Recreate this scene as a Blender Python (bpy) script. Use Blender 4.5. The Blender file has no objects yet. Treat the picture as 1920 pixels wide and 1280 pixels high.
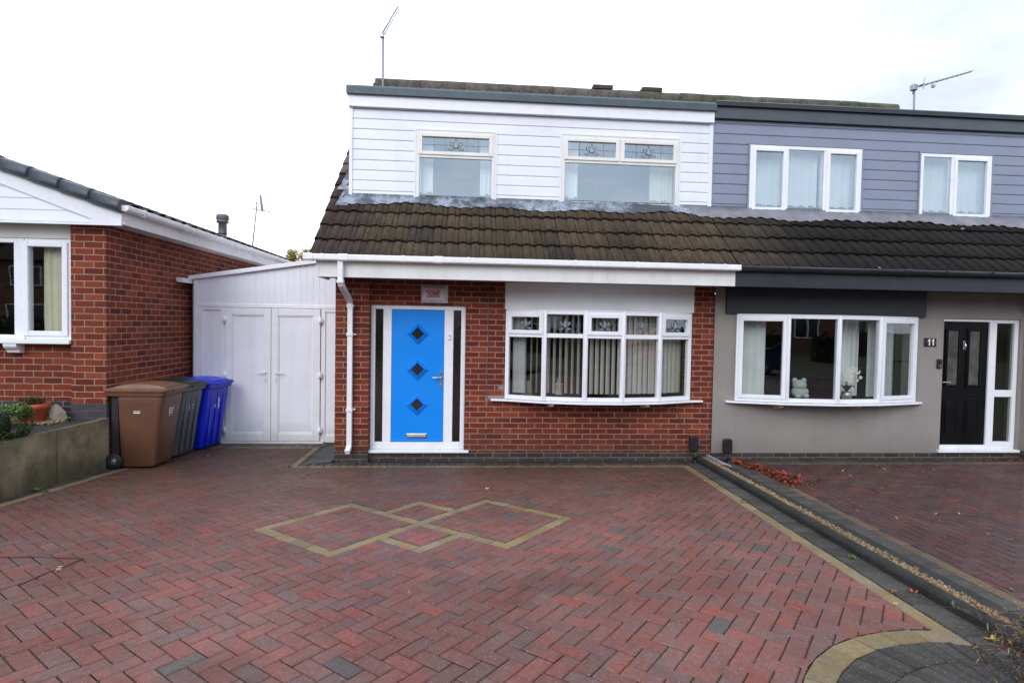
import bpy, math, random
from mathutils import Vector, Matrix
rnd = random.Random(11)
sc = bpy.context.scene
COL = sc.collection
S = 0.0414                       # fall of the driveway towards the house
def gz(y): return -S * y
R = math.radians

# ------------------------------------------------------------------ mesh builder
class MB:
    def __init__(self):
        self.v = []; self.f = []; self.mi = []; self.sm = []; self.col = []
        self.M = Matrix.Identity(4)
    def vert(self, p):
        q = self.M @ Vector(p); self.v.append((q.x, q.y, q.z)); return len(self.v) - 1
    def face(self, idx, m=0, s=False, c=None):
        self.f.append(tuple(idx)); self.mi.append(m); self.sm.append(s); self.col.append(c)
    def poly(self, pts, m=0, s=False, c=None):
        self.face([self.vert(p) for p in pts], m, s, c)
    def box(self, x0, x1, y0, y1, z0, z1, m=0, c=None, skip=''):
        if x0 > x1: x0, x1 = x1, x0
        if y0 > y1: y0, y1 = y1, y0
        if z0 > z1: z0, z1 = z1, z0
        i = [self.vert(p) for p in ((x0,y0,z0),(x1,y0,z0),(x1,y1,z0),(x0,y1,z0),(x0,y0,z1),(x1,y0,z1),(x1,y1,z1),(x0,y1,z1))]
        F = {'b':(0,3,2,1),'t':(4,5,6,7),'f':(0,1,5,4),'r':(1,2,6,5),'k':(2,3,7,6),'l':(3,0,4,7)}
        for k, q in F.items():
            if k not in skip: self.face([i[a] for a in q], m, False, c)
    def prism(self, prof, axis, a, b, m=0, s=False, c=None, caps=True):
        """closed 2D profile swept along x, y or z from a to b"""
        def P(p, t): return (t, p[0], p[1]) if axis == 'x' else ((p[0], t, p[1]) if axis == 'y' else (p[0], p[1], t))
        A = [self.vert(P(p, a)) for p in prof]; B = [self.vert(P(p, b)) for p in prof]
        n = len(prof)
        for k in range(n): self.face((A[k], A[(k+1)%n], B[(k+1)%n], B[k]), m, s, c)
        if caps: self.face(A[::-1], m, False, c); self.face(B, m, False, c)
    def tube(self, path, r, n=8, m=0, c=None, caps=True, s=True):
        path = [Vector(p) for p in path]; rings = []
        rr = r if isinstance(r, (list, tuple)) else [r]*len(path)
        up = None
        for k, p in enumerate(path):
            d = (path[min(k+1, len(path)-1)] - path[max(k-1, 0)]).normalized()
            if up is None:
                up = Vector((0,0,1)) if abs(d.z) < .9 else Vector((0,1,0))
            a = d.cross(up).normalized(); b = a.cross(d).normalized(); up = b
            rings.append([self.vert(p + (a*math.cos(2*math.pi*j/n) + b*math.sin(2*math.pi*j/n))*rr[k]) for j in range(n)])
        for k in range(len(rings)-1):
            for j in range(n): self.face((rings[k][j], rings[k][(j+1)%n], rings[k+1][(j+1)%n], rings[k+1][j]), m, s, c)
        if caps: self.face(rings[0][::-1], m, False, c); self.face(rings[-1], m, False, c)
    def loft(self, secs, m=0, s=True, c=None, caps=True):
        I = [[self.vert(p) for p in q] for q in secs]; n = len(I[0])
        for k in range(len(I)-1):
            for j in range(n): self.face((I[k][j], I[k][(j+1)%n], I[k+1][(j+1)%n], I[k+1][j]), m, s, c)
        if caps: self.face(I[0][::-1], m, False, c); self.face(I[-1], m, False, c)
    def lathe(self, prof, n=24, m=0, c=None, s=True, ctr=(0,0,0)):
        """profile of (r, z) about the z axis"""
        self.loft([[(ctr[0]+r*math.cos(2*math.pi*j/n), ctr[1]+r*math.sin(2*math.pi*j/n), ctr[2]+z) for j in range(n)] for r, z in prof], m, s, c)
    def ball(self, ctr, rx, ry=None, rz=None, nu=12, nv=8, m=0, c=None, jit=0):
        ry = rx if ry is None else ry; rz = rx if rz is None else rz
        secs = []
        for i in range(nv+1):
            t = math.pi*i/nv; t = min(max(t, .02), math.pi-.02); q = []
            for j in range(nu):
                k = 1 + rnd.uniform(-jit, jit)
                q.append((ctr[0]+rx*k*math.sin(t)*math.cos(2*math.pi*j/nu), ctr[1]+ry*k*math.sin(t)*math.sin(2*math.pi*j/nu), ctr[2]-rz*k*math.cos(t)))
            secs.append(q)
        self.loft(secs, m, True, c)
    def build(self, name, mats, parent=None, bevel=0, seg=2):
        off = origin_of(parent)
        me = bpy.data.meshes.new(name)
        me.from_pydata([(a-off[0], b-off[1], c-off[2]) for a, b, c in self.v], [], self.f)
        if not isinstance(mats, (list, tuple)): mats = [mats]
        for m in mats: me.materials.append(m)
        me.polygons.foreach_set('material_index', self.mi)
        me.polygons.foreach_set('use_smooth', self.sm)
        uv = me.uv_layers.new(name='UVMap'); data = []
        V = self.v
        for p in me.polygons:
            n = p.normal; ax, ay, az = abs(n.x), abs(n.y), abs(n.z)
            for vi in p.vertices:
                x, y, z = V[vi]
                if az >= ax and az >= ay: data += (x, y)
                elif ay >= ax: data += (x, z)
                else: data += (y, z)
        uv.data.foreach_set('uv', data)
        if any(c is not None for c in self.col):
            ca = me.color_attributes.new('Tint', 'FLOAT_COLOR', 'CORNER'); cd = []
            for p, c in zip(me.polygons, self.col):
                c = c or (1,1,1)
                cd += [c[0], c[1], c[2], 1.0] * len(p.vertices)
            ca.data.foreach_set('color', cd)
        me.update()
        o = bpy.data.objects.new(name, me); COL.objects.link(o)
        if parent: o.parent = parent
        if bevel:
            b = o.modifiers.new('bevel', 'BEVEL'); b.width = bevel; b.segments = seg; b.limit_method = 'ANGLE'; b.angle_limit = R(40)
        return o

def origin_of(p):
    v = Vector((0,0,0))
    while p is not None: v = v + p.location; p = p.parent
    return v
def empty(name, loc):
    o = bpy.data.objects.new(name, None); o.location = loc; COL.objects.link(o); o.empty_display_size = .1; return o
def tag(o, label, cat, group=None):
    o['label'] = label; o['category'] = cat
    if group: o['group'] = group
    return o
def structure(o, label=None):
    o['kind'] = 'structure'
    if label: o['label'] = label
    return o
def stuff(o, label, cat):
    o['kind'] = 'stuff'; o['label'] = label; o['category'] = cat; return o

# ------------------------------------------------------------------ materials
def new_mat(name):
    m = bpy.data.materials.new(name); m.use_nodes = True
    nt = m.node_tree; nt.nodes.clear()
    out = nt.nodes.new('ShaderNodeOutputMaterial'); b = nt.nodes.new('ShaderNodeBsdfPrincipled')
    nt.links.new(b.outputs[0], out.inputs[0])
    return m, nt, b, out
def N(nt, t, **kw):
    n = nt.nodes.new(t)
    for k, v in kw.items():
        if k in n.inputs.keys(): n.inputs[k].default_value = v
        else: setattr(n, k, v)
    return n
def math_n(nt, op, a, b=None, clamp=False):
    n = nt.nodes.new('ShaderNodeMath'); n.operation = op; n.use_clamp = clamp
    for i, x in enumerate((a, b)):
        if x is None: continue
        if hasattr(x, 'is_output'): nt.links.new(x, n.inputs[i])
        else: n.inputs[i].default_value = x
    return n.outputs[0]
def mix_n(nt, fac, a, b, mode='MIX'):
    n = nt.nodes.new('ShaderNodeMix'); n.data_type = 'RGBA'; n.blend_type = mode
    for sock, x in ((n.inputs[0], fac), (n.inputs[6], a), (n.inputs[7], b)):
        if hasattr(x, 'is_output'): nt.links.new(x, sock)
        elif isinstance(x, (int, float)): sock.default_value = x
        else: sock.default_value = (*x, 1)
    return n.outputs[2]
def noise_n(nt, vec, scale, detail=4, rough=.55, out='Fac'):
    n = N(nt, 'ShaderNodeTexNoise', Scale=scale, Detail=detail, Roughness=rough)
    if vec is not None: nt.links.new(vec, n.inputs['Vector'])
    return n.outputs[out]
def ramp_n(nt, fac, stops):
    n = nt.nodes.new('ShaderNodeValToRGB'); e = n.color_ramp.elements
    while len(e) < len(stops): e.new(.5)
    for k, (p, c) in enumerate(stops): e[k].position = p; e[k].color = (*c, 1) if len(c) == 3 else c
    nt.links.new(fac, n.inputs[0]); return n.outputs[0]
def mapr(nt, v, a, b, c=0, d=1):
    n = N(nt, 'ShaderNodeMapRange'); nt.links.new(v, n.inputs[0])
    for k, x in zip((1,2,3,4), (a,b,c,d)): n.inputs[k].default_value = x
    return n.outputs[0]
def bump_n(nt, bsdf, h, strength=.3, dist=.01):
    n = N(nt, 'ShaderNodeBump', Strength=strength, Distance=dist); nt.links.new(h, n.inputs['Height']); nt.links.new(n.outputs[0], bsdf.inputs['Normal'])
def geo_pos(nt): return nt.nodes.new('ShaderNodeNewGeometry').outputs['Position']

def pbr(name, col, rough=.5, var=.08, scale=6, bump=0, bscale=60, metal=0, dirt=0, dirtcol=(.10,.09,.07), spec=.5, coat=0, splash=0, splashz=(.1,.45), streak=0):
    m, nt, b, out = new_mat(name); p = geo_pos(nt)
    f = noise_n(nt, p, scale, 5)
    lo = tuple(c*(1-var) for c in col); hi = tuple(min(1, c*(1+var)) for c in col)
    c = mix_n(nt, mapr(nt, f, .3, .7), lo, hi)
    if dirt:
        d = math_n(nt, 'MULTIPLY', mapr(nt, noise_n(nt, p, scale*.7+1.3, 8, .7), .5, .78), dirt)
        c = mix_n(nt, d, c, dirtcol)
    if splash:
        sz = nt.nodes.new('ShaderNodeSeparateXYZ'); nt.links.new(p, sz.inputs[0])
        hz = math_n(nt, 'ADD', sz.outputs[2], math_n(nt, 'MULTIPLY', noise_n(nt, p, 5, 6, .65), -.35))
        c = mix_n(nt, math_n(nt, 'MULTIPLY', mapr(nt, hz, splashz[0]-.18, splashz[1]-.18, 1, 0), splash), c, dirtcol)
    if streak:
        mp = N(nt, 'ShaderNodeMapping'); mp.inputs['Scale'].default_value = (7, 7, .55); nt.links.new(p, mp.inputs[0])
        c = mix_n(nt, math_n(nt, 'MULTIPLY', mapr(nt, noise_n(nt, mp.outputs[0], 1.0, 6, .65), .50, .72), streak), c, dirtcol)
    nt.links.new(c, b.inputs['Base Color'])
    r2 = mapr(nt, noise_n(nt, p, scale*3, 3), .3, .7, max(.03, rough-.08), min(1, rough+.08)); nt.links.new(r2, b.inputs['Roughness'])
    b.inputs['Metallic'].default_value = metal; b.inputs['Specular IOR Level'].default_value = spec
    b.inputs['Coat Weight'].default_value = coat; b.inputs['Coat Roughness'].default_value = .1
    if bump: bump_n(nt, b, noise_n(nt, p, bscale, 5), bump, .01)
    return m

def lead_mat(name, dark, light):
    m, nt, b, out = new_mat(name); p = geo_pos(nt)
    big = mapr(nt, noise_n(nt, p, 1.9, 7, .68), .44, .56)
    c = mix_n(nt, big, dark, light)
    fine = mapr(nt, noise_n(nt, p, 22, 6, .7), .45, .7, 0, .8); c = mix_n(nt, fine, c, tuple(x*.45 for x in dark))
    nt.links.new(c, b.inputs['Base Color']); b.inputs['Roughness'].default_value = .5; b.inputs['Specular IOR Level'].default_value = .4
    bump_n(nt, b, noise_n(nt, p, 18, 5, .6), .6, .012); return m
def tint_mat(name, rough=.6, var=.25, scale=40, bump=.25, bscale=120, speck=0, spec=.4, moss=0, mosscol=(.05,.06,.015), wet=0, twotone=0, streak=0, lichen=0):
    """base colour from the per-face Tint attribute, roughened with noise"""
    m, nt, b, out = new_mat(name); p = geo_pos(nt)
    a = N(nt, 'ShaderNodeAttribute', attribute_name='Tint').outputs['Color']
    f = noise_n(nt, p, scale, 6, .65)
    g = mapr(nt, f, .25, .75, 1-var, 1+var)
    cc = nt.nodes.new('ShaderNodeCombineColor')
    for k in range(3): nt.links.new(g, cc.inputs[k])
    c = mix_n(nt, 1.0, a, cc.outputs[0], 'MULTIPLY')
    if twotone:
        lum = N(nt, 'ShaderNodeRGBToBW'); nt.links.new(c, lum.inputs[0]); cg = nt.nodes.new('ShaderNodeCombineColor')
        for k, q in enumerate((1.12, 1.0, .98)): nt.links.new(math_n(nt, 'MULTIPLY', lum.outputs[0], q), cg.inputs[k])
        c = mix_n(nt, math_n(nt, 'MULTIPLY', mapr(nt, noise_n(nt, p, 6.5, 4, .6), .42, .66), twotone), c, cg.outputs[0])
    if streak:
        mp = N(nt, 'ShaderNodeMapping'); mp.inputs['Scale'].default_value = (42, 3, 3); nt.links.new(p, mp.inputs[0])
        k = math_n(nt, 'MULTIPLY', mapr(nt, noise_n(nt, mp.outputs[0], 1.0, 5, .6), .48, .70), streak); c = mix_n(nt, k, c, (.012,.010,.009))
    if lichen:
        v = N(nt, 'ShaderNodeTexVoronoi', Scale=5.5); nt.links.new(p, v.inputs['Vector'])
        w = N(nt, 'ShaderNodeTexWhiteNoise'); nt.links.new(v.outputs['Color'], w.inputs['Vector'])
        k = math_n(nt, 'MULTIPLY', math_n(nt, 'LESS_THAN', math_n(nt, 'ADD', v.outputs['Distance'], math_n(nt, 'MULTIPLY', noise_n(nt, p, 40, 3), .22)), .25), math_n(nt, 'GREATER_THAN', w.outputs['Value'], 1-lichen))
        c = mix_n(nt, math_n(nt, 'MULTIPLY', k, .7), c, (.33,.32,.28))
    big = mapr(nt, noise_n(nt, p, .8, 5, .6), .3, .7, .76, 1.2)
    c2 = nt.nodes.new('ShaderNodeCombineColor')
    for k in range(3): nt.links.new(big, c2.inputs[k])
    c = mix_n(nt, 1.0, c, c2.outputs[0], 'MULTIPLY')
    if moss:
        k = math_n(nt, 'MULTIPLY', mapr(nt, noise_n(nt, p, 4.5, 8, .7), .56, .72), moss); c = mix_n(nt, k, c, mosscol)
    if speck:
        v = N(nt, 'ShaderNodeTexVoronoi', Scale=105.0); nt.links.new(p, v.inputs['Vector'])
        w = N(nt, 'ShaderNodeTexWhiteNoise'); nt.links.new(v.outputs['Color'], w.inputs['Vector'])
        k = math_n(nt, 'MULTIPLY', math_n(nt, 'LESS_THAN', v.outputs['Distance'], .26), math_n(nt, 'GREATER_THAN', w.outputs['Value'], 1-speck))
        c = mix_n(nt, math_n(nt, 'MULTIPLY', k, .60), c, (.40,.35,.32))
    if wet:
        c = mix_n(nt, mapr(nt, noise_n(nt, p, 1.5, 7, .6), .56, .72, 0, .45), c, (.050,.033,.026))
    nt.links.new(c, b.inputs['Base Color'])
    rr = mapr(nt, noise_n(nt, p, 1.1, 4), .35, .65, rough-wet, rough+.08); nt.links.new(rr, b.inputs['Roughness'])
    b.inputs['Specular IOR Level'].default_value = spec
    bump_n(nt, b, noise_n(nt, p, bscale, 5, .7), bump, .006)
    return m

def brick_mat(name, w=.225, h=.075, ox=0, oz=0, cols=None, mortar=(.40,.29,.23), stain=.25, offset=.5, mw=.0052):
    cols = cols or [(0,(.10,.022,.016)),(.25,.0) ,]
    m, nt, b, out = new_mat(name); p = geo_pos(nt)
    uv = N(nt, 'ShaderNodeUVMap', uv_map='UVMap').outputs[0]
    wob = N(nt, 'ShaderNodeTexNoise', Scale=9.0, Detail=3.0); nt.links.new(uv, wob.inputs['Vector'])
    sub = N(nt, 'ShaderNodeVectorMath', operation='SUBTRACT'); nt.links.new(wob.outputs['Color'], sub.inputs[0]); sub.inputs[1].default_value = (.5,.5,.5)
    sca = N(nt, 'ShaderNodeVectorMath', operation='SCALE'); nt.links.new(sub.outputs[0], sca.inputs[0]); sca.inputs['Scale'].default_value = .010
    add = N(nt, 'ShaderNodeVectorMath', operation='ADD'); nt.links.new(uv, add.inputs[0]); nt.links.new(sca.outputs[0], add.inputs[1])
    sx = nt.nodes.new('ShaderNodeSeparateXYZ'); nt.links.new(add.outputs[0], sx.inputs[0])
    v = math_n(nt, 'DIVIDE', math_n(nt, 'SUBTRACT', sx.outputs[1], oz), h)
    row = math_n(nt, 'FLOOR', v)
    u = math_n(nt, 'ADD', math_n(nt, 'DIVIDE', math_n(nt, 'SUBTRACT', sx.outputs[0], ox), w), math_n(nt, 'MULTIPLY', math_n(nt, 'FLOORED_MODULO', row, 2.0), offset))
    colm = math_n(nt, 'FLOOR', u)
    fu = math_n(nt, 'MULTIPLY', math_n(nt, 'SUBTRACT', u, colm), w); fv = math_n(nt, 'MULTIPLY', math_n(nt, 'SUBTRACT', v, row), h)
    du = math_n(nt, 'MINIMUM', fu, math_n(nt, 'SUBTRACT', w, fu)); dv = math_n(nt, 'MINIMUM', fv, math_n(nt, 'SUBTRACT', h, fv))
    d = math_n(nt, 'MINIMUM', du, dv)
    mask = mapr(nt, d, mw-.0012, mw+.0016)                      # 0 mortar, 1 brick
    cmb = nt.nodes.new('ShaderNodeCombineXYZ'); nt.links.new(colm, cmb.inputs[0]); nt.links.new(row, cmb.inputs[1])
    wn = N(nt, 'ShaderNodeTexWhiteNoise'); nt.links.new(cmb.outputs[0], wn.inputs['Vector'])
    bc = ramp_n(nt, wn.outputs['Value'], cols)
    n1 = mapr(nt, noise_n(nt, p, 55, 6, .7), .25, .75, .72, 1.25)
    cc = nt.nodes.new('ShaderNodeCombineColor')
    for k in range(3): nt.links.new(n1, cc.inputs[k])
    bc = mix_n(nt, 1.0, bc, cc.outputs[0], 'MULTIPLY')
    mc = mix_n(nt, mapr(nt, noise_n(nt, p, 14, 5), .35, .65), tuple(x*.75 for x in mortar), mortar)
    mmiss = mapr(nt, noise_n(nt, p, 3.1, 6, .7), .52, .75, 0, .55)
    mc = mix_n(nt, mmiss, mc, (.10,.05,.04))
    c = mix_n(nt, mask, mc, bc)
    st = mapr(nt, noise_n(nt, p, 1.6, 5, .6), .48, .78, 0, stain); c = mix_n(nt, st, c, (.05,.03,.025))
    sz = nt.nodes.new('ShaderNodeSeparateXYZ'); nt.links.new(p, sz.inputs[0])
    damp = math_n(nt, 'ADD', sz.outputs[2], math_n(nt, 'MULTIPLY', noise_n(nt, p, 3, 6, .65), -.5))
    c = mix_n(nt, mapr(nt, damp, -.15, .25, .45, 0), c, (.045,.028,.020))
    wh = mapr(nt, noise_n(nt, p, 7.0, 9, .8), .64, .80, 0, .55); c = mix_n(nt, wh, c, (.38,.30,.27))
    nt.links.new(c, b.inputs['Base Color']); b.inputs['Roughness'].default_value = .82; b.inputs['Specular IOR Level'].default_value = .25
    hh = math_n(nt, 'ADD', mask, math_n(nt, 'MULTIPLY', noise_n(nt, p, 90, 5, .7), .35))
    bump_n(nt, b, hh, .55, .006)
    return m

def glass_mat(name, refl=.10, tint=(.86,.90,.88), wav=.012, wscale=1.6, rcol=(1,1,1), frost=0):
    m = bpy.data.materials.new(name); m.use_nodes = True; nt = m.node_tree; nt.nodes.clear()
    out = nt.nodes.new('ShaderNodeOutputMaterial'); mx = nt.nodes.new('ShaderNodeMixShader')
    tr = nt.nodes.new('ShaderNodeBsdfTransparent'); tr.inputs[0].default_value = (*tint, 1)
    gl = nt.nodes.new('ShaderNodeBsdfGlossy'); gl.inputs['Roughness'].default_value = .01 + frost; gl.inputs['Color'].default_value = (*rcol, 1)
    fr = nt.nodes.new('ShaderNodeFresnel'); bf = nt.nodes.new('ShaderNodeNewGeometry').outputs['Backfacing']; nt.links.new(math_n(nt, 'SUBTRACT', 1.45, math_n(nt, 'MULTIPLY', bf, 1.45-1/1.45)), fr.inputs[0])
    p = geo_pos(nt); n = noise_n(nt, p, wscale, 2)
    bp = N(nt, 'ShaderNodeBump', Strength=wav*8, Distance=.03); nt.links.new(n, bp.inputs['Height']); (nt.links.new(bp.outputs[0], gl.inputs['Normal']) if wav > .001 else None)
    f = math_n(nt, 'ADD', fr.outputs[0], refl, True)
    nt.links.new(f, mx.inputs[0]); nt.links.new(tr.outputs[0], mx.inputs[1]); nt.links.new(gl.outputs[0], mx.inputs[2])
    nt.links.new(mx.outputs[0], out.inputs[0]); return m

M = {}
M['upvc'] = pbr('white_upvc', (.77,.785,.83), .32, .03, 3, dirt=.14, dirtcol=(.40,.38,.33), spec=.5, splash=.45, splashz=(-.05,.25), streak=.08)
M['upvc_cream'] = pbr('cream_upvc', (.72,.71,.67), .38, .05, 4, dirt=.25, dirtcol=(.40,.37,.30))
M['upvc_lifted'] = pbr('white_upvc_lifted', (.85,.86,.90), .32, .03, 3, dirt=.10, dirtcol=(.42,.40,.36), splash=.4, splashz=(-.05,.22), streak=.06)  # white uPVC copy, lightened to make up for the shaded lean-to recess
M['clad_white'] = pbr('white_cladding', (.74,.755,.82), .36, .03, 2.0, dirt=.10, dirtcol=(.45,.45,.43), streak=.14, bump=.05, bscale=9)
M['fascia_white'] = pbr('white_fascia', (.72,.725,.72), .36, .05, 3, dirt=.22, dirtcol=(.38,.38,.30), streak=.22)
M['gutter_white'] = pbr('white_gutter', (.75,.75,.77), .3, .05, 4, dirt=.25, dirtcol=(.38,.38,.33))
M['board_white'] = pbr('white_board', (.72,.715,.71), .5, .06, 2, dirt=.18, dirtcol=(.42,.40,.36))
M['garage_panel'] = pbr('white_panel', (.84,.86,.93), .35, .03, 2, dirt=.10, dirtcol=(.38,.38,.36), splash=.5, splashz=(-.05,.30), streak=.12)  # base white raised too, making up for light lost in the recess
M['clad_grey'] = pbr('grey_cladding', (.212,.236,.318), .42, .05, 2.5, bump=.06, bscale=12)
M['anthracite'] = pbr('anthracite_board', (.0165,.020,.027), .40, .15, 3, dirt=.10, dirtcol=(.10,.10,.10))
M['anthracite_lt'] = pbr('slate_grey_board', (.050,.062,.075), .36, .12, 3)
M['trim_slate'] = pbr('slate_blue_trim', (.055,.085,.098), .42, .15, 4, dirt=.2, dirtcol=(.05,.06,.05))
M['render'] = pbr('grey_render', (.270,.246,.228), .9, .07, 1.3, bump=.45, bscale=130, dirt=.2, dirtcol=(.17,.155,.14), spec=.2, splash=.6, streak=.22)
M['lead'] = lead_mat('lead_flashing', (.070,.078,.092), (.30,.34,.41))
M['lead_dull'] = pbr('grey_flashing', (.17,.17,.19), .5, .25, 6, bump=.3, bscale=18, dirt=.3, dirtcol=(.08,.08,.08))
M['blue'] = pbr('blue_door_paint', (.001,.228,.78), .38, .012, 1, spec=.35)
M['black_door'] = pbr('black_door_paint', (.0030,.0030,.0034), .40, .05, 1, spec=.18)
M['g_diam_b'] = pbr('grey_door_glass', (.085,.080,.078), .12, .5, 5, spec=.6)
M['chrome'] = pbr('polished_metal', (.62,.62,.62), .18, .05, 5, metal=1)
M['dark_metal'] = pbr('dull_steel', (.30,.31,.32), .4, .15, 8, metal=.9)
M['black_plastic'] = pbr('black_plastic', (.010,.010,.013), .42, .15, 6)
M['soffit'] = pbr('grey_soffit', (.30,.30,.31), .6, .05, 3)
M['bin_brown'] = pbr('brown_bin_plastic', (.118,.050,.028), .42, .14, 3, bump=.06, bscale=120, dirt=.22, dirtcol=(.07,.035,.022))
M['bin_brown_lid'] = pbr('brown_bin_lid', (.150,.070,.038), .42, .10, 3, bump=.06, bscale=120)
M['bin_grey'] = pbr('grey_bin_plastic', (.070,.080,.095), .42, .14, 3, bump=.06, bscale=120, dirt=.15, dirtcol=(.03,.03,.035))
M['bin_green_lid'] = pbr('dark_green_bin_lid', (.006,.021,.014), .4, .2, 4)
M['bin_blue'] = pbr('blue_bin_plastic', (.006,.026,.62), .36, .12, 3, bump=.05, bscale=120)
M['rubber'] = pbr('black_rubber', (.008,.008,.009), .6, .1, 6)
M['white_print'] = pbr('white_print', (.72,.72,.72), .5, .1, 60)
M['concrete'] = pbr('weathered_concrete', (.190,.155,.097), .9, .42, 3.2, bump=.9, bscale=45, dirt=.85, dirtcol=(.026,.026,.013), spec=.2, splash=.6, splashz=(.10,.40), streak=.6)
M['kerb'] = pbr('dark_mossy_kerb', (.028,.028,.026), .85, .3, 4, bump=.6, bscale=50, dirt=.7, dirtcol=(.016,.020,.010), spec=.25)
M['tarmac'] = pbr('dark_tarmac', (.035,.034,.034), .85, .25, 8, bump=.6, bscale=180, dirt=.3, dirtcol=(.02,.022,.012))
M['road'] = pbr('asphalt', (.05,.05,.05), .85, .15, 2, bump=.5, bscale=150)
M['slab'] = pbr('concrete_slab', (.24,.25,.27), .8, .2, 6, bump=.3, bscale=50, dirt=.5, dirtcol=(.07,.07,.07))
M['ground'] = pbr('soil_and_grass', (.05,.06,.025), .95, .35, 1.5, bump=.5, bscale=30)
M['terracotta'] = pbr('terracotta_plastic', (.40,.075,.032), .5, .1, 4, dirt=.15, dirtcol=(.15,.05,.03))
M['stone'] = pbr('rough_stone', (.20,.17,.125), .9, .35, 12, bump=.8, bscale=30)
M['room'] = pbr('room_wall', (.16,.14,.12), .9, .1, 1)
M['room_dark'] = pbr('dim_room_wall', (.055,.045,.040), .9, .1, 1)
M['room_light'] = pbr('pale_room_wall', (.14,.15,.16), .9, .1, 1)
M['curtain'] = pbr('white_curtain', (.86,.86,.84), .9, .05, 6)
M['curtain_grey'] = pbr('grey_curtain', (.40,.42,.43), .9, .08, 6)
M['curtain_cream'] = pbr('cream_curtain', (.60,.585,.43), .9, .06, 6)
M['net'] = pbr('net_curtain', (.62,.65,.645), .9, .08, 2.5)
M['slat'] = pbr('blind_fabric', (.46,.44,.385), .8, .08, 20)
M['leadline'] = pbr('leaded_line', (.10,.105,.12), .35, .2, 30, metal=.6)
M['bevel_glass'] = pbr('bevelled_glass', (.26,.32,.34), .10, .35, 60, metal=.35)
M['cream_shade'] = pbr('cream_lampshade', (.80,.76,.55), .7, .05, 4)
M['plush'] = pbr('pale_green_plush', (.33,.385,.37), .95, .2, 60, bump=.8, bscale=90)
M['petal'] = pbr('white_petal', (.70,.70,.64), .6, .1, 20)
M['leafdark'] = pbr('dark_leaf', (.012,.022,.010), .4, .2, 10)
M['silver_pot'] = pbr('silver_pot', (.45,.43,.40), .3, .3, 80, metal=.8)
M['lantern'] = pbr('beige_filigree', (.30,.28,.25), .6, .3, 40)
M['red_print'] = pbr('red_print', (.55,.03,.04), .5, .1, 20)
M['ink'] = pbr('black_ink', (.015,.012,.014), .5, .1, 20)
M['pink_label'] = pbr('faded_label', (.62,.42,.42), .5, .12, 30)
M['alarm'] = pbr('alarm_cover', (.55,.52,.52), .4, .05, 4, dirt=.1, dirtcol=(.4,.36,.33))
M['alu'] = pbr('aerial_aluminium', (.22,.23,.25), .5, .1, 10, metal=.3)
M['flue'] = pbr('flue_grey', (.10,.105,.11), .5, .15, 6)
M['bark'] = pbr('bark', (.07,.05,.035), .95, .3, 10, bump=.6, bscale=30)
M['twig'] = pbr('dark_red_twig', (.030,.012,.014), .6, .3, 20)
M['tile_old'] = tint_mat('weathered_roof_tile', .85, .30, 16, .5, 80, spec=.2, moss=.30, mosscol=(.026,.024,.009), streak=.75)
M['tile_moss'] = tint_mat('mossy_roof_tile', .85, .34, 16, .5, 80, spec=.2, moss=.55, mosscol=(.020,.022,.006), streak=.7, lichen=.06)
M['ridge'] = tint_mat('lichened_ridge_tile', .9, .5, 14, .6, 60, spec=.15, moss=.5, mosscol=(.06,.045,.03), lichen=.25)
M['ridge_moss'] = tint_mat('mossy_ridge_tile', .9, .5, 14, .6, 60, spec=.15, moss=.9, mosscol=(.045,.055,.016), lichen=.10)
M['block'] = tint_mat('block_paving', .60, .26, 45, .35, 170, speck=.22, spec=.20, moss=.30, mosscol=(.045,.028,.018), wet=.16, twotone=.50)
M['block_far'] = tint_mat('damp_block_paving', .58, .28, 45, .35, 170, speck=.18, spec=.24, moss=.35, mosscol=(.026,.018,.014), wet=.18, twotone=.5)
M['leafy'] = tint_mat('leaves', .55, .25, 30, .1, 60, spec=.35)
M['gravelmat'] = tint_mat('gravel_stone', .7, .25, 60, .2, 100)
M['paint_car'] = tint_mat('car_paint', .25, .02, 5, 0, 20, spec=.6)
M['cargl'] = pbr('car_glass', (.02,.025,.03), .08, .05, 3)
RED = [(0,(.092,.0165,.0105)),(.2,(.125,.0205,.0110)),(.5,(.152,.0255,.0120)),(.8,(.182,.033,.0145)),(1,(.218,.047,.023))]
M['brick'] = brick_mat('red_brick', cols=RED, mortar=(.37,.245,.185))
M['brick_b'] = brick_mat('orange_red_brick', .225, .0795, cols=[(0,(.095,.0170,.0105)),(.2,(.140,.0230,.0115)),(.5,(.168,.0290,.0130)),(.8,(.198,.036,.0160)),(1,(.235,.050,.024))], mortar=(.38,.255,.18), ox=.02, oz=.02)
M['brick_blue'] = brick_mat('blue_brick', .238, .0665, oz=.045-.0665, ox=.1, cols=[(0,(.020,.022,.028)),(.4,(.032,.035,.042)),(.7,(.050,.048,.046)),(1,(.065,.058,.055))], mortar=(.27,.24,.21), stain=.5)
M['brick_opp'] = brick_mat('brown_brick', cols=[(0,(.10,.045,.03)),(1,(.25,.10,.06))], mortar=(.3,.26,.2))
M['g_up'] = glass_mat('sky_glass', .24, (.82,.87,.87), .0004, .5, (.78,.92,1.0))
M['g_low'] = glass_mat('window_glass', .065, (.88,.90,.89), .0035, 1.6)
M['g_dark'] = glass_mat('dark_obscure_glass', .06, (.10,.11,.11), .01, 20, frost=.12)
M['g_frost'] = glass_mat('obscured_glass', .04, (.62,.62,.54), .002, 3, frost=.06)
M['g_diam'] = pbr('dark_diamond_glass', (.018,.018,.020), .14, .2, 4, coat=.3)

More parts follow.
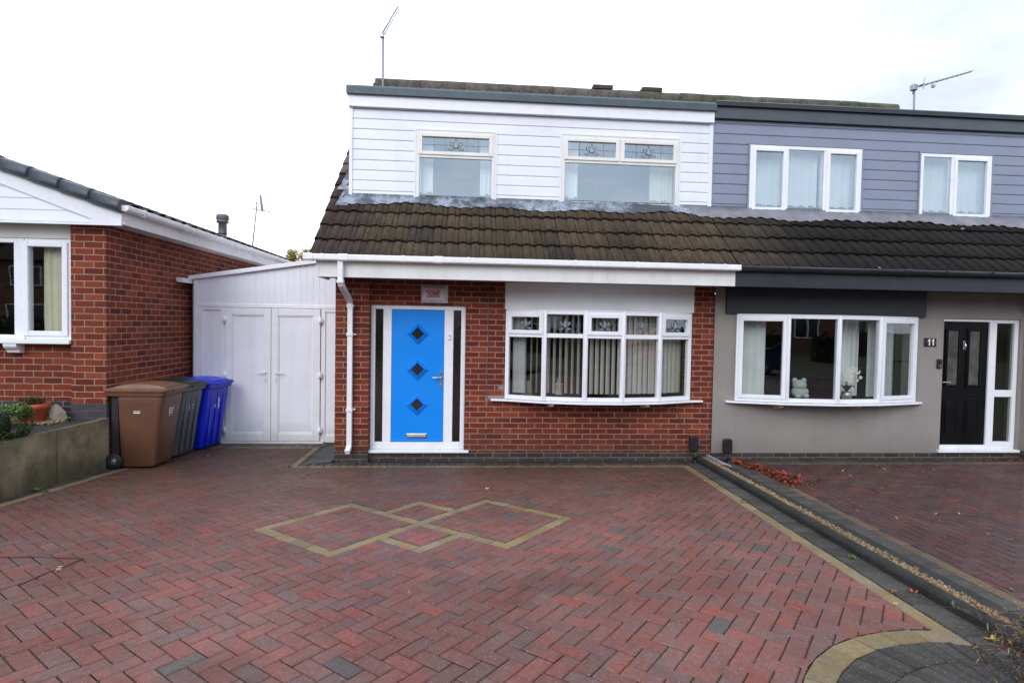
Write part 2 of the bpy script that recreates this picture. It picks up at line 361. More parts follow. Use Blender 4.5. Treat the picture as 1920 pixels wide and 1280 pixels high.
# ------------------------------------------------------------------ polygons in plan (block paving)
def clip_half(P, a, b, keep_left=True):
    """keep the part of convex polygon P (x, y, z) to the left of the line a to b"""
    out = []; n = len(P)
    def sd(p):
        s = (b[0]-a[0])*(p[1]-a[1]) - (b[1]-a[1])*(p[0]-a[0]); return s if keep_left else -s
    for i in range(n):
        p, q = P[i], P[(i+1)%n]; sp, sq = sd(p), sd(q)
        if sp >= 0: out.append(p)
        if (sp > 0 and sq < 0) or (sp < 0 and sq > 0):
            t = sp/(sp-sq); out.append(tuple(p[k]+(q[k]-p[k])*t for k in range(3)))
    return out
def clip_in(P, poly):
    n = len(poly)
    for i in range(n):
        if len(P) < 3: return []
        P = clip_half(P, poly[i], poly[(i+1)%n])
    return P if len(P) >= 3 else []
def clip_out(P, poly):
    res = []; n = len(poly)
    for i in range(n):
        if len(P) < 3: break
        o = clip_half(P, poly[i], poly[(i+1)%n], False)
        if len(o) >= 3: res.append(o)
        P = clip_half(P, poly[i], poly[(i+1)%n])
    return res
def area(P): return abs(sum(P[i][0]*P[(i+1)%len(P)][1]-P[(i+1)%len(P)][0]*P[i][1] for i in range(len(P))))/2
def ccw(P):
    a = sum(P[i][0]*P[(i+1)%len(P)][1]-P[(i+1)%len(P)][0]*P[i][1] for i in range(len(P)))
    return P if a > 0 else P[::-1]
def paver(corners, j=.0030, ch=.0050, tilt=.0022):
    """top and chamfer polygons of one paving block with the given plan corners"""
    cx = sum(p[0] for p in corners)/len(corners); cy = sum(p[1] for p in corners)/len(corners)
    n = len(corners)
    def inset(d):
        Q = []
        for i in range(n):
            p0, p1, p2 = Vector(corners[i-1]), Vector(corners[i]), Vector(corners[(i+1)%n])
            e1 = (p1-p0).normalized(); e2 = (p2-p1).normalized()
            n1 = Vector((-e1.y, e1.x)); n2 = Vector((-e2.y, e2.x))
            bi = (n1+n2); bi = bi/max(.3, bi.dot(n1)); Q.append(p1+bi*d)
        return Q
    tx, ty, dz = rnd.gauss(0, tilt*4), rnd.gauss(0, tilt*4), rnd.gauss(0, .0010)
    def z(p, d): return gz(p[1]) + dz - d + tx*(p[0]-cx) + ty*(p[1]-cy)
    A = inset(j); B = inset(j+ch); polys = []
    top = [(p.x, p.y, z(p, 0)) for p in B]
    polys.append(top)
    for i in range(n):
        k = (i+1)%n
        polys.append([(A[i].x, A[i].y, z(A[i], .0065)), (A[k].x, A[k].y, z(A[k], .0065)), top[k], top[i]])
    return polys
def herring(mb, regions, holes, org, ang, w, colf, bounds, dz=0):
    u = Vector((math.cos(ang), math.sin(ang))); v = Vector((-math.sin(ang), math.cos(ang)))
    cells = []
    for a in range(-90, 90):
        for b in range(-50, 50):
            i, k = a+2*b, a-2*b
            cells.append((i, k, 2, 1)); cells.append((i, k+1, 1, 2))
    for (i, k, du, dv) in cells:
        c0 = org + u*(i*w) + v*(k*w)
        if not (bounds[0]-.4 < c0.x < bounds[1]+.4 and bounds[2]-.4 < c0.y < bounds[3]+.4): continue
        q = [c0, c0+u*(du*w), c0+u*(du*w)+v*(dv*w), c0+v*(dv*w)]
        q = [(p.x, p.y) for p in q]
        col = colf(c0)
        for P in paver(q):
            for reg in regions:
                Q = clip_in(P, reg)
                if not Q: continue
                parts = [Q]
                for h in holes:
                    nx = []
                    for t in parts: nx += clip_out(t, h)
                    parts = nx
                for t in parts:
                    if area(t) > 2e-6: mb.poly([(p[0], p[1], p[2]+dz) for p in t], 0, False, col)
def row_blocks(mb, p0, p1, width, step, colf, side=1, dz=0, joint=.003):
    """a course of blocks from p0 to p1 lying to the left (side=1) or right of that line"""
    p0, p1 = Vector(p0), Vector(p1); d = (p1-p0); L = d.length; d.normalize(); nrm = Vector((-d.y, d.x))*side
    n = max(1, round(L/step)); st = L/n
    for i in range(n):
        a = p0+d*(st*i); b = p0+d*(st*(i+1))
        q = ccw([tuple(a), tuple(b), tuple(b+nrm*width), tuple(a+nrm*width)])
        c = colf(a)
        for P in paver(q, j=joint): mb.poly([(p[0], p[1], p[2]+dz) for p in P], 0, False, c)

def red_block(p):
    t = rnd.random()
    if t < .015: c = (.098,.078,.070)
    elif t < .09: c = (.138,.076,.068)
    elif t < .40: c = (.166,.074,.062)
    elif t < .91: c = (.184,.070,.056)
    else: c = (.212,.064,.047)
    k = rnd.uniform(.90, 1.10)
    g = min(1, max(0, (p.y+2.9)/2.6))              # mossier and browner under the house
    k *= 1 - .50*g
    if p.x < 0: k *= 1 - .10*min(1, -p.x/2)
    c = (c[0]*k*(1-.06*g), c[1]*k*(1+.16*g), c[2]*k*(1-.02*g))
    return c
def buff(p):
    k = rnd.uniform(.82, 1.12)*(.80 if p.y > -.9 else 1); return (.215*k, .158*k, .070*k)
def charcoal(p):
    k = rnd.uniform(.7, 1.25); return (.056*k, .052*k, .045*k)
def buff_dull(p):
    k = rnd.uniform(.8, 1.1); return (.125*k, .082*k, .048*k)
def dark_red(p):
    t = rnd.random(); k = rnd.uniform(.8, 1.15)
    c = (.064,.032,.030) if t < .35 else ((.080,.030,.026) if t < .85 else (.098,.029,.023))
    return tuple(x*k for x in c)

# ------------------------------------------------------------------ the ground
g = MB(); ys = [-400, -9.35, 1.5, 400]; zs = [gz(-9.35)-.05, gz(-9.35)-.05, gz(1.5)-.05, gz(1.5)-.05]
for i in range(3): g.poly([(-400, ys[i], zs[i]), (400, ys[i], zs[i]), (400, ys[i+1], zs[i+1]), (-400, ys[i+1], zs[i+1])])
structure(g.build('ground', M['ground']), 'bare ground beneath the drives')
ROADZ = gz(-9.35)
g = MB(); g.box(-60, 60, -11.3, -9.3, ROADZ-.04, ROADZ); structure(g.build('pavement', M['tarmac']), 'tarmac pavement along the street')
g = MB(); g.box(-60, 60, -18, -11.42, ROADZ-.2, ROADZ-.10); structure(g.build('road', M['road']), 'asphalt street in front of the houses')
g = MB(); g.box(-60, 60, -11.42, -11.3, ROADZ-.2, ROADZ+.004); structure(g.build('street_kerb', M['slab']), 'concrete kerb of the street')

def lx(y, x0): return x0 + .115*(y+.55)
def rx(y, x0): return x0 + .060*(y+.5)
drive = MB()
YB = -9.3
main = [(lx(YB,-2.42), YB), (rx(YB,4.665), YB), (rx(-.43,4.665), -.43), (lx(-.43,-2.42), -.43)]
nook = [(lx(-.43,-2.42), -.43), (-.51, -.43), (-.56, .97), (-2.40, .97)]
ARC_C = Vector((4.29, -5.98)); ARC_R = 1.16
disc = [(ARC_C.x+ARC_R*math.cos(2*math.pi*i/48), ARC_C.y+ARC_R*math.sin(2*math.pi*i/48)) for i in range(48)]
U = Vector((math.cos(R(-40)), math.sin(R(-40)))); Vv = Vector((-U.y, U.x)); CR = Vector((1.362, -2.775)); L = .945
bands = []
def band(u0, u1, v0, v1): bands.append((u0, u1, v0, v1))
h = .05
band(-h, h, -L-h, L+h)                                            # long strip one way
band(-L-h, -h, -h, h); band(h, L+h, -h, h)                          # the other way, cut by it
band(-L-h, -L+h, -L-h, -h); band(-L+h, -h, -L-h, -L+h)
band(L-h, L+h, h, L+h); band(h, L-h, L-h, L+h)
band(-L/2-h, -L/2+h, h, L/2+h); band(-L/2+h, -h, L/2-h, L/2+h)
band(L/2-h, L/2+h, -L/2-h, -h); band(h, L/2-h, -L/2-h, -L/2+h)
def uvp(u, v): return CR + U*u + Vv*v
holes = [[tuple(uvp(a, c)), tuple(uvp(b, c)), tuple(uvp(b, d)), tuple(uvp(a, d))] for a, b, c, d in bands]
ORG = Vector((1.953, -5.36)) - U*.2
herring(drive, [main, nook], holes + [disc], ORG, R(-40), .1005, red_block, (-3.6, 4.9, -9.5, 1.1))
for (u0, u1, v0, v1) in bands:
    if (u1-u0) > (v1-v0): row_blocks(drive, uvp(u0, v0), uvp(u1, v0), v1-v0, .2, buff)
    else: row_blocks(drive, uvp(u1, v0), uvp(u1, v1), u1-u0, .2, buff)
# edging courses
row_blocks(drive, (rx(-.43,4.665), -.43), (rx(-5.0,4.665), -5.0), .11, .2, buff)
row_blocks(drive, (-.47, -.43), (rx(-.43,4.665)+.11, -.43), .1, .2, buff)
row_blocks(drive, (-.51, -.33), (-.56, .97), .1, .2, buff, side=-1)
row_blocks(drive, (-2.35, .97), (-.46, .97), .1, .2, buff)
row_blocks(drive, (lx(YB,-2.42), YB), (lx(.0,-2.42), 0), .1, .2, buff)
row_blocks(drive, (lx(YB,-2.52), YB), (lx(.0,-2.52), 0), .12, .1, charcoal)
row_blocks(drive, (-.38, -.33), (rx(-.33,4.78), -.33), .205, .1, charcoal)
row_blocks(drive, (-.36, -.125), (-.41, 1.07), .30, .1, charcoal, side=-1)
row_blocks(drive, (-2.5, 1.07), (-.41, 1.07), .30, .1, charcoal)
row_blocks(drive, (rx(-.12,4.785), -.12), (rx(YB,4.785), YB), .215, .1, charcoal)
# the curved corner: a buff ring round a dark quarter
n = 36
for i in range(n):
    a0, a1 = 2*math.pi*i/n, 2*math.pi*(i+1)/n
    def pp(r, a): return (ARC_C.x+r*math.cos(a), ARC_C.y+r*math.sin(a))
    q = ccw([pp(ARC_R, a0), pp(ARC_R, a1), pp(ARC_R-.135, a1), pp(ARC_R-.135, a0)])
    if rx(q[0][1], 4.665)+.10 < max(t_[0] for t_ in q): continue
    c = buff(Vector(q[0]))
    for P in paver(q): drive.poly(P, 0, False, c)
    for ra, rb_ in ((.135,.335),(.335,.535),(.535,.735),(.735,.95)):
        q = ccw([pp(ARC_R-ra, a0), pp(ARC_R-ra, (a0+a1)/2), pp(ARC_R-rb_, (a0+a1)/2), pp(ARC_R-rb_, a0)]); c = charcoal(Vector(q[0]))
        for P in paver(q): drive.poly(P, 0, False, c)
        q = ccw([pp(ARC_R-ra, (a0+a1)/2), pp(ARC_R-ra, a1), pp(ARC_R-rb_, a1), pp(ARC_R-rb_, (a0+a1)/2)]); c = charcoal(Vector(q[0]))
        for P in paver(q): drive.poly(P, 0, False, c)
for k in range(9):
    y = -5.05 - k*.1
    row_blocks(drive, (3.2, y-.0), (rx(y,4.785), y), .1, .2, charcoal, side=-1, dz=-.006) if k > 20 else None
# sand bed under the joints
bed = (.030,.026,.015)
drive.poly([(-3.7, YB, gz(YB)-.0085), (4.95, YB, gz(YB)-.0085), (5.0, 1.45, gz(1.45)-.0085), (-2.6, 1.45, gz(1.45)-.0085)], 0, False, bed)
structure(drive.build('driveway', M['block']), 'red herringbone block driveway with buff squares and edging')

nd = MB()
def nx(y, x0): return x0 + .079*(y+.3)
ndr = [(nx(YB,5.63), YB), (11.5, YB), (11.5, -.33), (nx(-.33,5.63), -.33)]
herring(nd, [ndr], [], Vector((5.6, -3)), R(-2), .1005, dark_red, (4.7, 11.5, -9.4, -.2), .012)
row_blocks(nd, (nx(-.33,5.63), -.33), (nx(YB,5.63), YB), .11, .2, buff_dull, side=-1, dz=.012)
row_blocks(nd, (nx(-.33,5.52), -.33), (11.5, -.33), .1, .2, buff_dull, dz=.012)
row_blocks(nd, (nx(-.2,5.52), -.2), (nx(YB,5.52), YB), .2, .1, charcoal, side=-1, dz=.012)
row_blocks(nd, (5.45, -.225), (11.5, -.225), .21, .1, charcoal, dz=.012)
nd.poly([(nx(YB,5.28), YB, gz(YB)+.002), (11.5, YB, gz(YB)+.002), (11.5, .0, .002), (nx(0,5.28), .0, .002)], 0, False, (.020,.018,.016))
structure(nd.build('neighbour_driveway', M['block_far']), 'damp dark red block drive before the grey rendered house')

# ------------------------------------------------------------------ helpers for buildings
def holed_wall(mb, x0, x1, z0, z1, holes, y, depth, m=0):
    """front-facing wall in the plane y with rectangular openings and their reveals"""
    xs = sorted({x0, x1, *[h[0] for h in holes], *[h[1] for h in holes]}); zs = sorted({z0, z1, *[h[2] for h in holes], *[h[3] for h in holes]})
    for i in range(len(xs)-1):
        for k in range(len(zs)-1):
            cx, cz = (xs[i]+xs[i+1])/2, (zs[k]+zs[k+1])/2
            if any(h[0] < cx < h[1] and h[2] < cz < h[3] for h in holes): continue
            mb.poly([(xs[i],y,zs[k]),(xs[i+1],y,zs[k]),(xs[i+1],y,zs[k+1]),(xs[i],y,zs[k+1])], m)
    for (a, b, c, d) in holes:
        mb.poly([(a,y,c),(a,y,d),(a,y+depth,d),(a,y+depth,c)], m); mb.poly([(b,y,c),(b,y+depth,c),(b,y+depth,d),(b,y,d)], m)
        mb.poly([(a,y,d),(b,y,d),(b,y+depth,d),(a,y+depth,d)], m); mb.poly([(a,y,c),(a,y+depth,c),(b,y+depth,c),(b,y,c)], m)

def frame_rect(mb, x0, x1, z0, z1, w, y0, y1, m=0, wb=None, wt=None):
    wb = w if wb is None else wb; wt = w if wt is None else wt
    mb.box(x0, x0+w, y0, y1, z0, z1, m); mb.box(x1-w, x1, y0, y1, z0, z1, m)
    mb.box(x0+w, x1-w, y0+.0015, y1, z0, z0+wb, m); mb.box(x0+w, x1-w, y0+.0015, y1, z1-wt, z1, m)
def facet(p, q):
    """local frame: x from p to q in plan, y into the house, z up"""
    d = Vector((q[0]-p[0], q[1]-p[1])); a = math.atan2(d.y, d.x)
    return Matrix.Translation((p[0], p[1], 0)) @ Matrix.Rotation(a, 4, 'Z'), d.length

def pane(name, mat, parent, x0, x1, z0, z1, y, T=None):
    mb = MB()
    if T is not None: mb.M = T
    mb.poly([(x0, y, z0), (x1, y, z0), (x1, y, z1), (x0, y, z1)])
    return mb.build(name, mat, parent)

def lotus(parent, cx, cz, w, hgt, x0, x1, z0, z1, y, T=None, cols=4):
    """leaded grid lines and a lotus of bevelled glass on a top light"""
    mb = MB()
    if T is not None: mb.M = T
    t = .0045; mid = z0+(z1-z0)*.48
    mb.box(x0, cx-w*.36, y-.003, y-.0005, mid-t*.5, mid+t*.5); mb.box(cx+w*.36, x1, y-.003, y-.0005, mid-t*.5, mid+t*.5)
    mb.box(cx-t*.5, cx+t*.5, y-.003, y-.0005, z0, cz-hgt*.34); mb.box(cx-t*.5, cx+t*.5, y-.003, y-.0005, cz+hgt*.42, z1)
    for k in range(1, cols):
        x = x0+(x1-x0)*k/cols
        if abs(x-cx) > w*.55: mb.box(x-t*.5, x+t*.5, y-.003, y-.0005, z0, z1)
    g = mb
    for q in range(len(g.mi)): g.mi[q] = 1
    def petal(pts, m0=1):
        g.poly([(cx+a*w, y-.004, cz+b*hgt) for a, b in pts], 0)
        g.tube([(cx+a*w, y-.005, cz+b*hgt) for a, b in pts+[pts[0]]], .0032, 5, 1)
    petal([(0,.5),(-.07,.26),(-.16,.05),(-.14,-.14),(0,-.24),(.14,-.14),(.16,.05),(.07,.26)])
    for s in (-1, 1):
        petal([(s*.36,.24),(s*.20,.20),(s*.19,.0),(s*.15,-.16),(s*.30,-.06),(s*.36,.08)])
        petal([(s*.04,-.26),(s*.22,-.24),(s*.50,-.36),(s*.34,-.44),(s*.18,-.42)])
    g.build('lotus_motif', [M['bevel_glass'], M['leadline']], parent)

def curtain_mesh(mb, x0, x1, z0, z1, y, amp=.02, per=.07, T=None, gather=0, m=0):
    """hanging cloth with folds"""
    if T is not None: mb.M = T
    nxx = max(6, int((x1-x0)/.012)); nz = 6; I = []
    ph = rnd.uniform(0, 6)
    for k in range(nz+1):
        f = k/nz; z = z0+(z1-z0)*f; row = []
        for i in range(nxx+1):
            s = i/nxx; x = x0+(x1-x0)*s
            yy = y + amp*math.sin(2*math.pi*x/per+ph)*(.7+.3*math.sin(x*23+ph)) + amp*.4*math.sin(2*math.pi*x/(per*.43)+k*.4)
            x += gather*(1-f)*(s-.5)*.1
            row.append(mb.vert((x, yy, z)))
        I.append(row)
    for k in range(nz):
        for i in range(nxx): mb.face((I[k][i], I[k][i+1], I[k+1][i+1], I[k+1][i]), m, True)

def text_mesh(name, s, size, loc, mat, parent, rotz=0, bold=0, extrude=.001, sx=1, align='CENTER', tilt=R(90)):
    cu = bpy.data.curves.new('lettering', 'FONT'); cu.body = s; cu.size = size; cu.align_x = align; cu.align_y = 'CENTER'; cu.extrude = extrude; cu.offset = bold
    o = bpy.data.objects.new('lettering', cu); COL.objects.link(o)
    bpy.context.view_layer.update()
    me = bpy.data.meshes.new_from_object(o.evaluated_get(bpy.context.evaluated_depsgraph_get()))
    bpy.data.objects.remove(o); bpy.data.curves.remove(cu)
    me.name = name; me.materials.clear(); me.materials.append(mat)
    k = bpy.data.objects.new(name, me); COL.objects.link(k)
    me.transform(Matrix.Translation(Vector(loc)-origin_of(parent)) @ Matrix.Rotation(rotz, 4, 'Z') @ Matrix.Rotation(tilt, 4, 'X') @ Matrix.Diagonal((sx,1,1,1)))
    k.parent = parent; return k

def tile_roof(name, parent, x0, x1, eave_y, eave_z, pitch, rise_to_y, per, gauge, colf, mat, skew=0):
    """courses of rolled interlocking tiles laid up a slope that climbs towards +y"""
    mb = MB(); ct, st = math.cos(pitch), math.sin(pitch)
    length = (rise_to_y-eave_y)/ct; ncourse = math.ceil(length/gauge); nw = round((x1-x0)/per); per = (x1-x0)/nw
    prof = [(0,-.012),(.05,.006),(.10,.015),(.30,.019),(.52,.019),(.60,.010),(.64,-.002),(.68,.004),(.80,.006),(.92,.002)]
    lip = .034
    for c in range(ncourse):
        s0 = c*gauge; s1 = min((c+1)*gauge+.02, length)
        cols = {}
        prev = None
        joff = (c % 2)
        for wv in range(nw+1):
            jit = rnd.gauss(0, .0022); key = (wv+joff)//2
            if key not in cols: cols[key] = (colf(x0+wv*per, s0), rnd.gauss(0, .006), rnd.gauss(0, .004))
            col, sj, hj = cols[key]
            for fr, hgt in (prof if wv < nw else prof[:1]):
                x = x0+(wv+fr)*per
                H0 = hgt+lip+hj+jit; H1 = hgt+.004
                a0 = s0+sj
                def P(s, hh): return (x, eave_y+s*ct-hh*st, eave_z+s*st+hh*ct)
                cur = (mb.vert(P(a0, H0)), mb.vert(P(s1, H1)), mb.vert(P(a0+.003, H0-lip+.002)), col)
                if prev:
                    mb.face((prev[0], cur[0], cur[1], prev[1]), 0, True, prev[3])
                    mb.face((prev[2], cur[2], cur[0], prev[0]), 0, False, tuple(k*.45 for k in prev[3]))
                prev = cur
            # open joint between neighbouring tiles
        # close the verge ends
    # underside
    def Q(x, s, hh): return (x, eave_y+s*ct-hh*st, eave_z+s*st+hh*ct)
    mb.poly([Q(x0,0,-.012), Q(x1,0,-.012), Q(x1,length,-.012), Q(x0,length,-.012)], 0, False, (.02,.02,.02))
    for xx in (x0, x1):
        for c in range(ncourse):
            s0 = c*gauge; s1 = min((c+1)*gauge, length)
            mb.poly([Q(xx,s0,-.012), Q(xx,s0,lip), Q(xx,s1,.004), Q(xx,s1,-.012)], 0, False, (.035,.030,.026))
    return mb.build(name, mat, parent)

def clad(mb, x0, x1, zrows, y, holes, m=0):
    """shiplap boards: one sloped, lipped board per row, stopped at the openings"""
    for k in range(len(zrows)-1):
        z1, z0 = zrows[k], zrows[k+1]
        cuts = [(x0, x1)]
        zc = (z0+z1)/2
        for (a, b, c, d) in holes:
            if c-.04 < zc < d+.04:
                nx_ = []
                for (p, q) in cuts:
                    if a <= p and b >= q: continue
                    if b <= p or a >= q: nx_.append((p, q)); continue
                    if a > p: nx_.append((p, a))
                    if b < q: nx_.append((b, q))
                cuts = nx_
        for (a, b, c, d) in holes:
            if c-.04 < zc < d+.04 and d < z1-.004:
                mb.prism([(y+.01, d), (y-.013, d), (y-.010, z1-.02), (y-.006, z1), (y+.01, z1)], 'x', a, b, m)
            if c-.04 < zc < d+.04 and c > z0+.004:
                mb.prism([(y+.01, z0), (y-.021, z0), (y-.021, c), (y+.01, c)], 'x', a, b, m)
        hgt = z1-z0
        prof = [(y+.01, z0), (y-.015, z0), (y-.017, z0+.006), (y-.016, z0+hgt*.84), (y-.010, z0+hgt*.90), (y-.006, z0+hgt*.95), (y-.006, z1), (y+.01, z1)]
        for (p, q) in cuts: mb.prism(prof, 'x', p, q, m)

PITCH = R(41); EY, EZ = -.65, 2.672; TP = math.tan(PITCH); RIDGE_Y = 3.95
PARTY = 5.2336; DPARTY = 5.30
def roofz(y): return EZ + (y-EY)*TP

def brown_tile(x, s):
    t = rnd.random(); k = rnd.uniform(.72, 1.25)
    k = rnd.uniform(.86, 1.12)
    c = (.066,.049,.032) if t < .82 else ((.056,.043,.030) if t < .975 else (.042,.033,.029))
    if x < .2: c = (.056,.038,.032)
    if s > 1.9: c = (.125,.105,.088)
    return tuple(a*k for a in c)
def dark_tile(x, s):
    k = rnd.uniform(.82, 1.15); c = (.0150,.0140,.0128)
    if x < 6.4: f = (x-5.2)/1.2; c = tuple(a*(1-f)*1.5+b*f for a, b in zip((.040,.031,.023), c))
    if s > 1.9: c = (.085,.085,.058)
    return tuple(a*k for a in c)

def build_house_shell(root, x0, x1, wallmat, holes, dormer_holes, pier_side, brick=True, fascia_m=None, dclad=None):
    wl = MB(); holed_wall(wl, x0, x1, .113, 2.47, holes, 0, .20)
    xs = x0 if pier_side < 0 else x1
    # gable end wall, rear wall
    pts = [(xs, .0, -.1), (xs, 7.9, -.1), (xs, 7.9, roofz(0)-.12), (xs, RIDGE_Y, roofz(RIDGE_Y)-.12), (xs, 0, roofz(0)-.12)]
    wl.poly(pts, 0)
    wl.poly([(x0, 7.9, -.1), (x1, 7.9, -.1), (x1, 7.9, 2.6), (x0, 7.9, 2.6)], 0)
    return wl.build('wall', wallmat, root)

# ================================================================== HOUSE WITH THE BLUE DOOR
house = tag(empty('semi_detached_house', (2.6, 0, 0)), 'red brick semi with white clad dormer, blue front door and white bow window', 'house', 'houses')
door_hole = (.445, 1.725, .113, 2.127); bow_hole = (2.30, 4.87, .86, 2.10)
build_house_shell(house, 0, PARTY, M['brick'], [door_hole, bow_hole], [], -1)
p = MB(); p.box(0, .44, -.1, .0-.001, .150, 2.46, skip='k'); p.build('pier', M['brick'], house)
p = MB(); p.box(.0, .44, -.104, .02, -.08, .150); p.box(.44, PARTY, -.012, .02, -.10, .113); p.build('plinth', M['brick_blue'], house)
# roof
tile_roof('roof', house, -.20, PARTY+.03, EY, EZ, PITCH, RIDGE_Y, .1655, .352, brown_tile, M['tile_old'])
rb = MB(); rb.poly([(-.2, RIDGE_Y, roofz(RIDGE_Y)), (PARTY, RIDGE_Y, roofz(RIDGE_Y)), (PARTY, 8.3, 2.9), (-.2, 8.3, 2.9)], 0, False, (.05,.045,.04)); rb.build('rear_roof', M['tile_old'], house)
def ridge(root, x0, x1, mat, colr, extra=()):
    mb = MB(); n = round((x1-x0)/.45); st = (x1-x0)/n
    for i in range(n):
        a = x0+i*st; kk = rnd.uniform(.82, 1.15); c = tuple(q*kk for q in colr); dz = rnd.gauss(0, .004)
        prof = [(RIDGE_Y+.16, roofz(RIDGE_Y)-.20)]+[(RIDGE_Y+.14*math.cos(t), roofz(RIDGE_Y)-.02+.125*math.sin(t)+dz) for t in [math.pi*k/8 for k in range(9)]]+[(RIDGE_Y-.16, roofz(RIDGE_Y)-.20)]
        mb.prism(prof, 'x', a, a+st-.002, 0, True, c)
    for (a, b) in extra:
        mb.box(a, b, RIDGE_Y-.10, RIDGE_Y+.10, roofz(RIDGE_Y)+.09, roofz(RIDGE_Y)+.165, 0, tuple(q*.6 for q in colr))
    mb.build('ridge', mat, root)
ridge(house, -.16, PARTY, M['ridge'], (.115,.10,.086), [(4.25, 4.66)])
# dormer
DY = .42
win_a = (.985, 2.112, 3.60, 4.612); win_b = (3.068, 4.81, 3.632, 4.632)
rows_w = [4.885, 4.742, 4.599, 4.456, 4.313, 4.170, 4.027, 3.884, 3.741, 3.600]
d = MB(); clad(d, .10, DPARTY, rows_w, DY, [win_a, win_b])
d.box(.06, .105, DY-.035, DY+.02, 3.50, 4.97); d.box(DPARTY-.045, DPARTY+.012, DY-.030, DY+.02, 3.60, 4.96)
for hx in (win_a, win_b): frame_rect(d, hx[0]-.022, hx[1]+.022, hx[2]-.01, hx[3]+.022, .022, DY-.034, DY+.01)
d.poly([(.075, DY, 3.45), (.075, 2.5, 5.0), (.075, DY, 5.0)])
d.build('dormer_wall', M['clad_white'], house)
f = MB(); f.box(.05, DPARTY+.008, DY-.075, DY+.03, 4.885, 5.055); f.box(4.83, 4.865, DY-.079, DY-.05, 4.888, 5.052)
f.build('dormer_fascia', M['upvc'], house, .004)
t = MB(); t.prism([(DY-.12, 5.045), (DY-.125, 5.135), (DY-.10, 5.165), (2.25, 5.18), (2.25, 5.14), (DY, 5.05)], 'x', .03, DPARTY+.02); t.build('flat_roof', M['trim_slate'], house)
# lead flashing below the dormer
fl = MB()
def flashing(mb, x0, x1, y_up, ztop, ybot, seed, wav=.007, per=.1655, lift=.062):
    r2 = random.Random(seed); n = int((x1-x0)/.014); prev = None; jj = 0
    for i in range(n+1):
        x = x0+(x1-x0)*i/n; jj = jj*.9+r2.uniform(-.006, .006); lowj = .045*math.sin(x*5.1+seed)+jj+.03*math.sin(x*1.7)
        yb = ybot+lowj*.6
        roll = wav*math.sin(2*math.pi*x/per)
        pts = [(x, y_up-.006, ztop), (x, y_up-.012, roofz(y_up)+.10), (x, (y_up+yb)/2, roofz((y_up+yb)/2)+lift+.012+roll*.6), (x, yb, roofz(yb)+lift+roll)]
        cur = [mb.vert(q) for q in pts]
        if prev:
            for k in range(3): mb.face((prev[k+1], cur[k+1], cur[k], prev[k]), 0, True)
        prev = cur
flashing(fl, .00, 4.98, DY, 3.63, .265, 3)
for xx, yy in ((.03, .42), (-.02, .75), (.02, 1.05)):
    fl.poly([(xx-.12, yy-.2, roofz(yy-.2)+.055), (.08, yy-.2, roofz(yy-.2)+.06), (.08, yy+.2, roofz(yy+.2)+.06), (xx-.06, yy+.2, roofz(yy+.2)+.055)])
fl.build('lead_flashing', M['lead'], house)

def dormer_window(root, hole, frame_mat, glass, lights, transom=None, cills=True, motif=True):
    """lights: list of (x0, x1, opening) across; transom splits off top lights"""
    x0, x1, z0, z1 = hole; w = MB(); y0 = DY-.030; y1 = DY+.05
    frame_rect(w, x0, x1, z0, z1, .052, y0, y1)
    if transom: w.box(x0+.052, x1-.052, y0+.001, y1, transom-.026, transom+.026)
    xs = [l[0] for l in lights[1:]]
    for x in xs:
        if transom: w.box(x-.026, x+.026, y0+.002, y1, transom+.026, z1-.052)
        else: w.box(x-.028, x+.028, y0+.002, y1, z0+.052, z1-.052)
    win = w.build('window', frame_mat, root, .006)
    s = MB(); e = .0 if motif else .03; s.box(x0-e, x1+e, DY-(.042 if motif else .075), DY, z0-.026, z0-.001); s.build('sill', frame_mat, win, .004)
    edges = [x0+.052] + [q for x in xs for q in (x-.026, x+.026)] + [x1-.052]
    za, zb = (transom+.026 if transom else z0+.052), z1-.052
    for k, l in enumerate(lights):
        a, b = edges[2*k], edges[2*k+1]
        if l[2]:
            c = MB(); frame_rect(c, a-.012, b+.012, za-.012, zb+.012, .050, y0-.016, y1-.02); c.build('casement', frame_mat, win, .006)
            ia, ib, ja, jb = a+.038, b-.038, za+.038, zb-.038
        else: ia, ib, ja, jb = a, b, za, zb
        pn = pane('pane', glass, win, ia, ib, ja, jb, DY-.008)
        if motif and transom: lotus(win, (ia+ib)/2, (ja+jb)/2, .22 if len(lights) > 1 else .24, .17, ia, ib, ja, jb, DY-.009, cols=6 if len(lights) == 1 else 4)
    if transom: pane('pane', glass, win, x0+.052, x1-.052, z0+.052, transom-.026, DY-.008)
    return win
dormer_window(house, win_a, M['upvc_cream'], M['g_up'], [(win_a[0], win_a[1], True)], 4.255)
dormer_window(house, win_b, M['upvc_cream'], M['g_up'], [(win_b[0], 0, True), (3.925, 0, True)], 4.262)
r_ = MB(); r_.box(.2, 5.15, DY+.3, 3.2, 3.3, 4.9, skip='f'); r_.build('upstairs_room', M['room_light'], house)
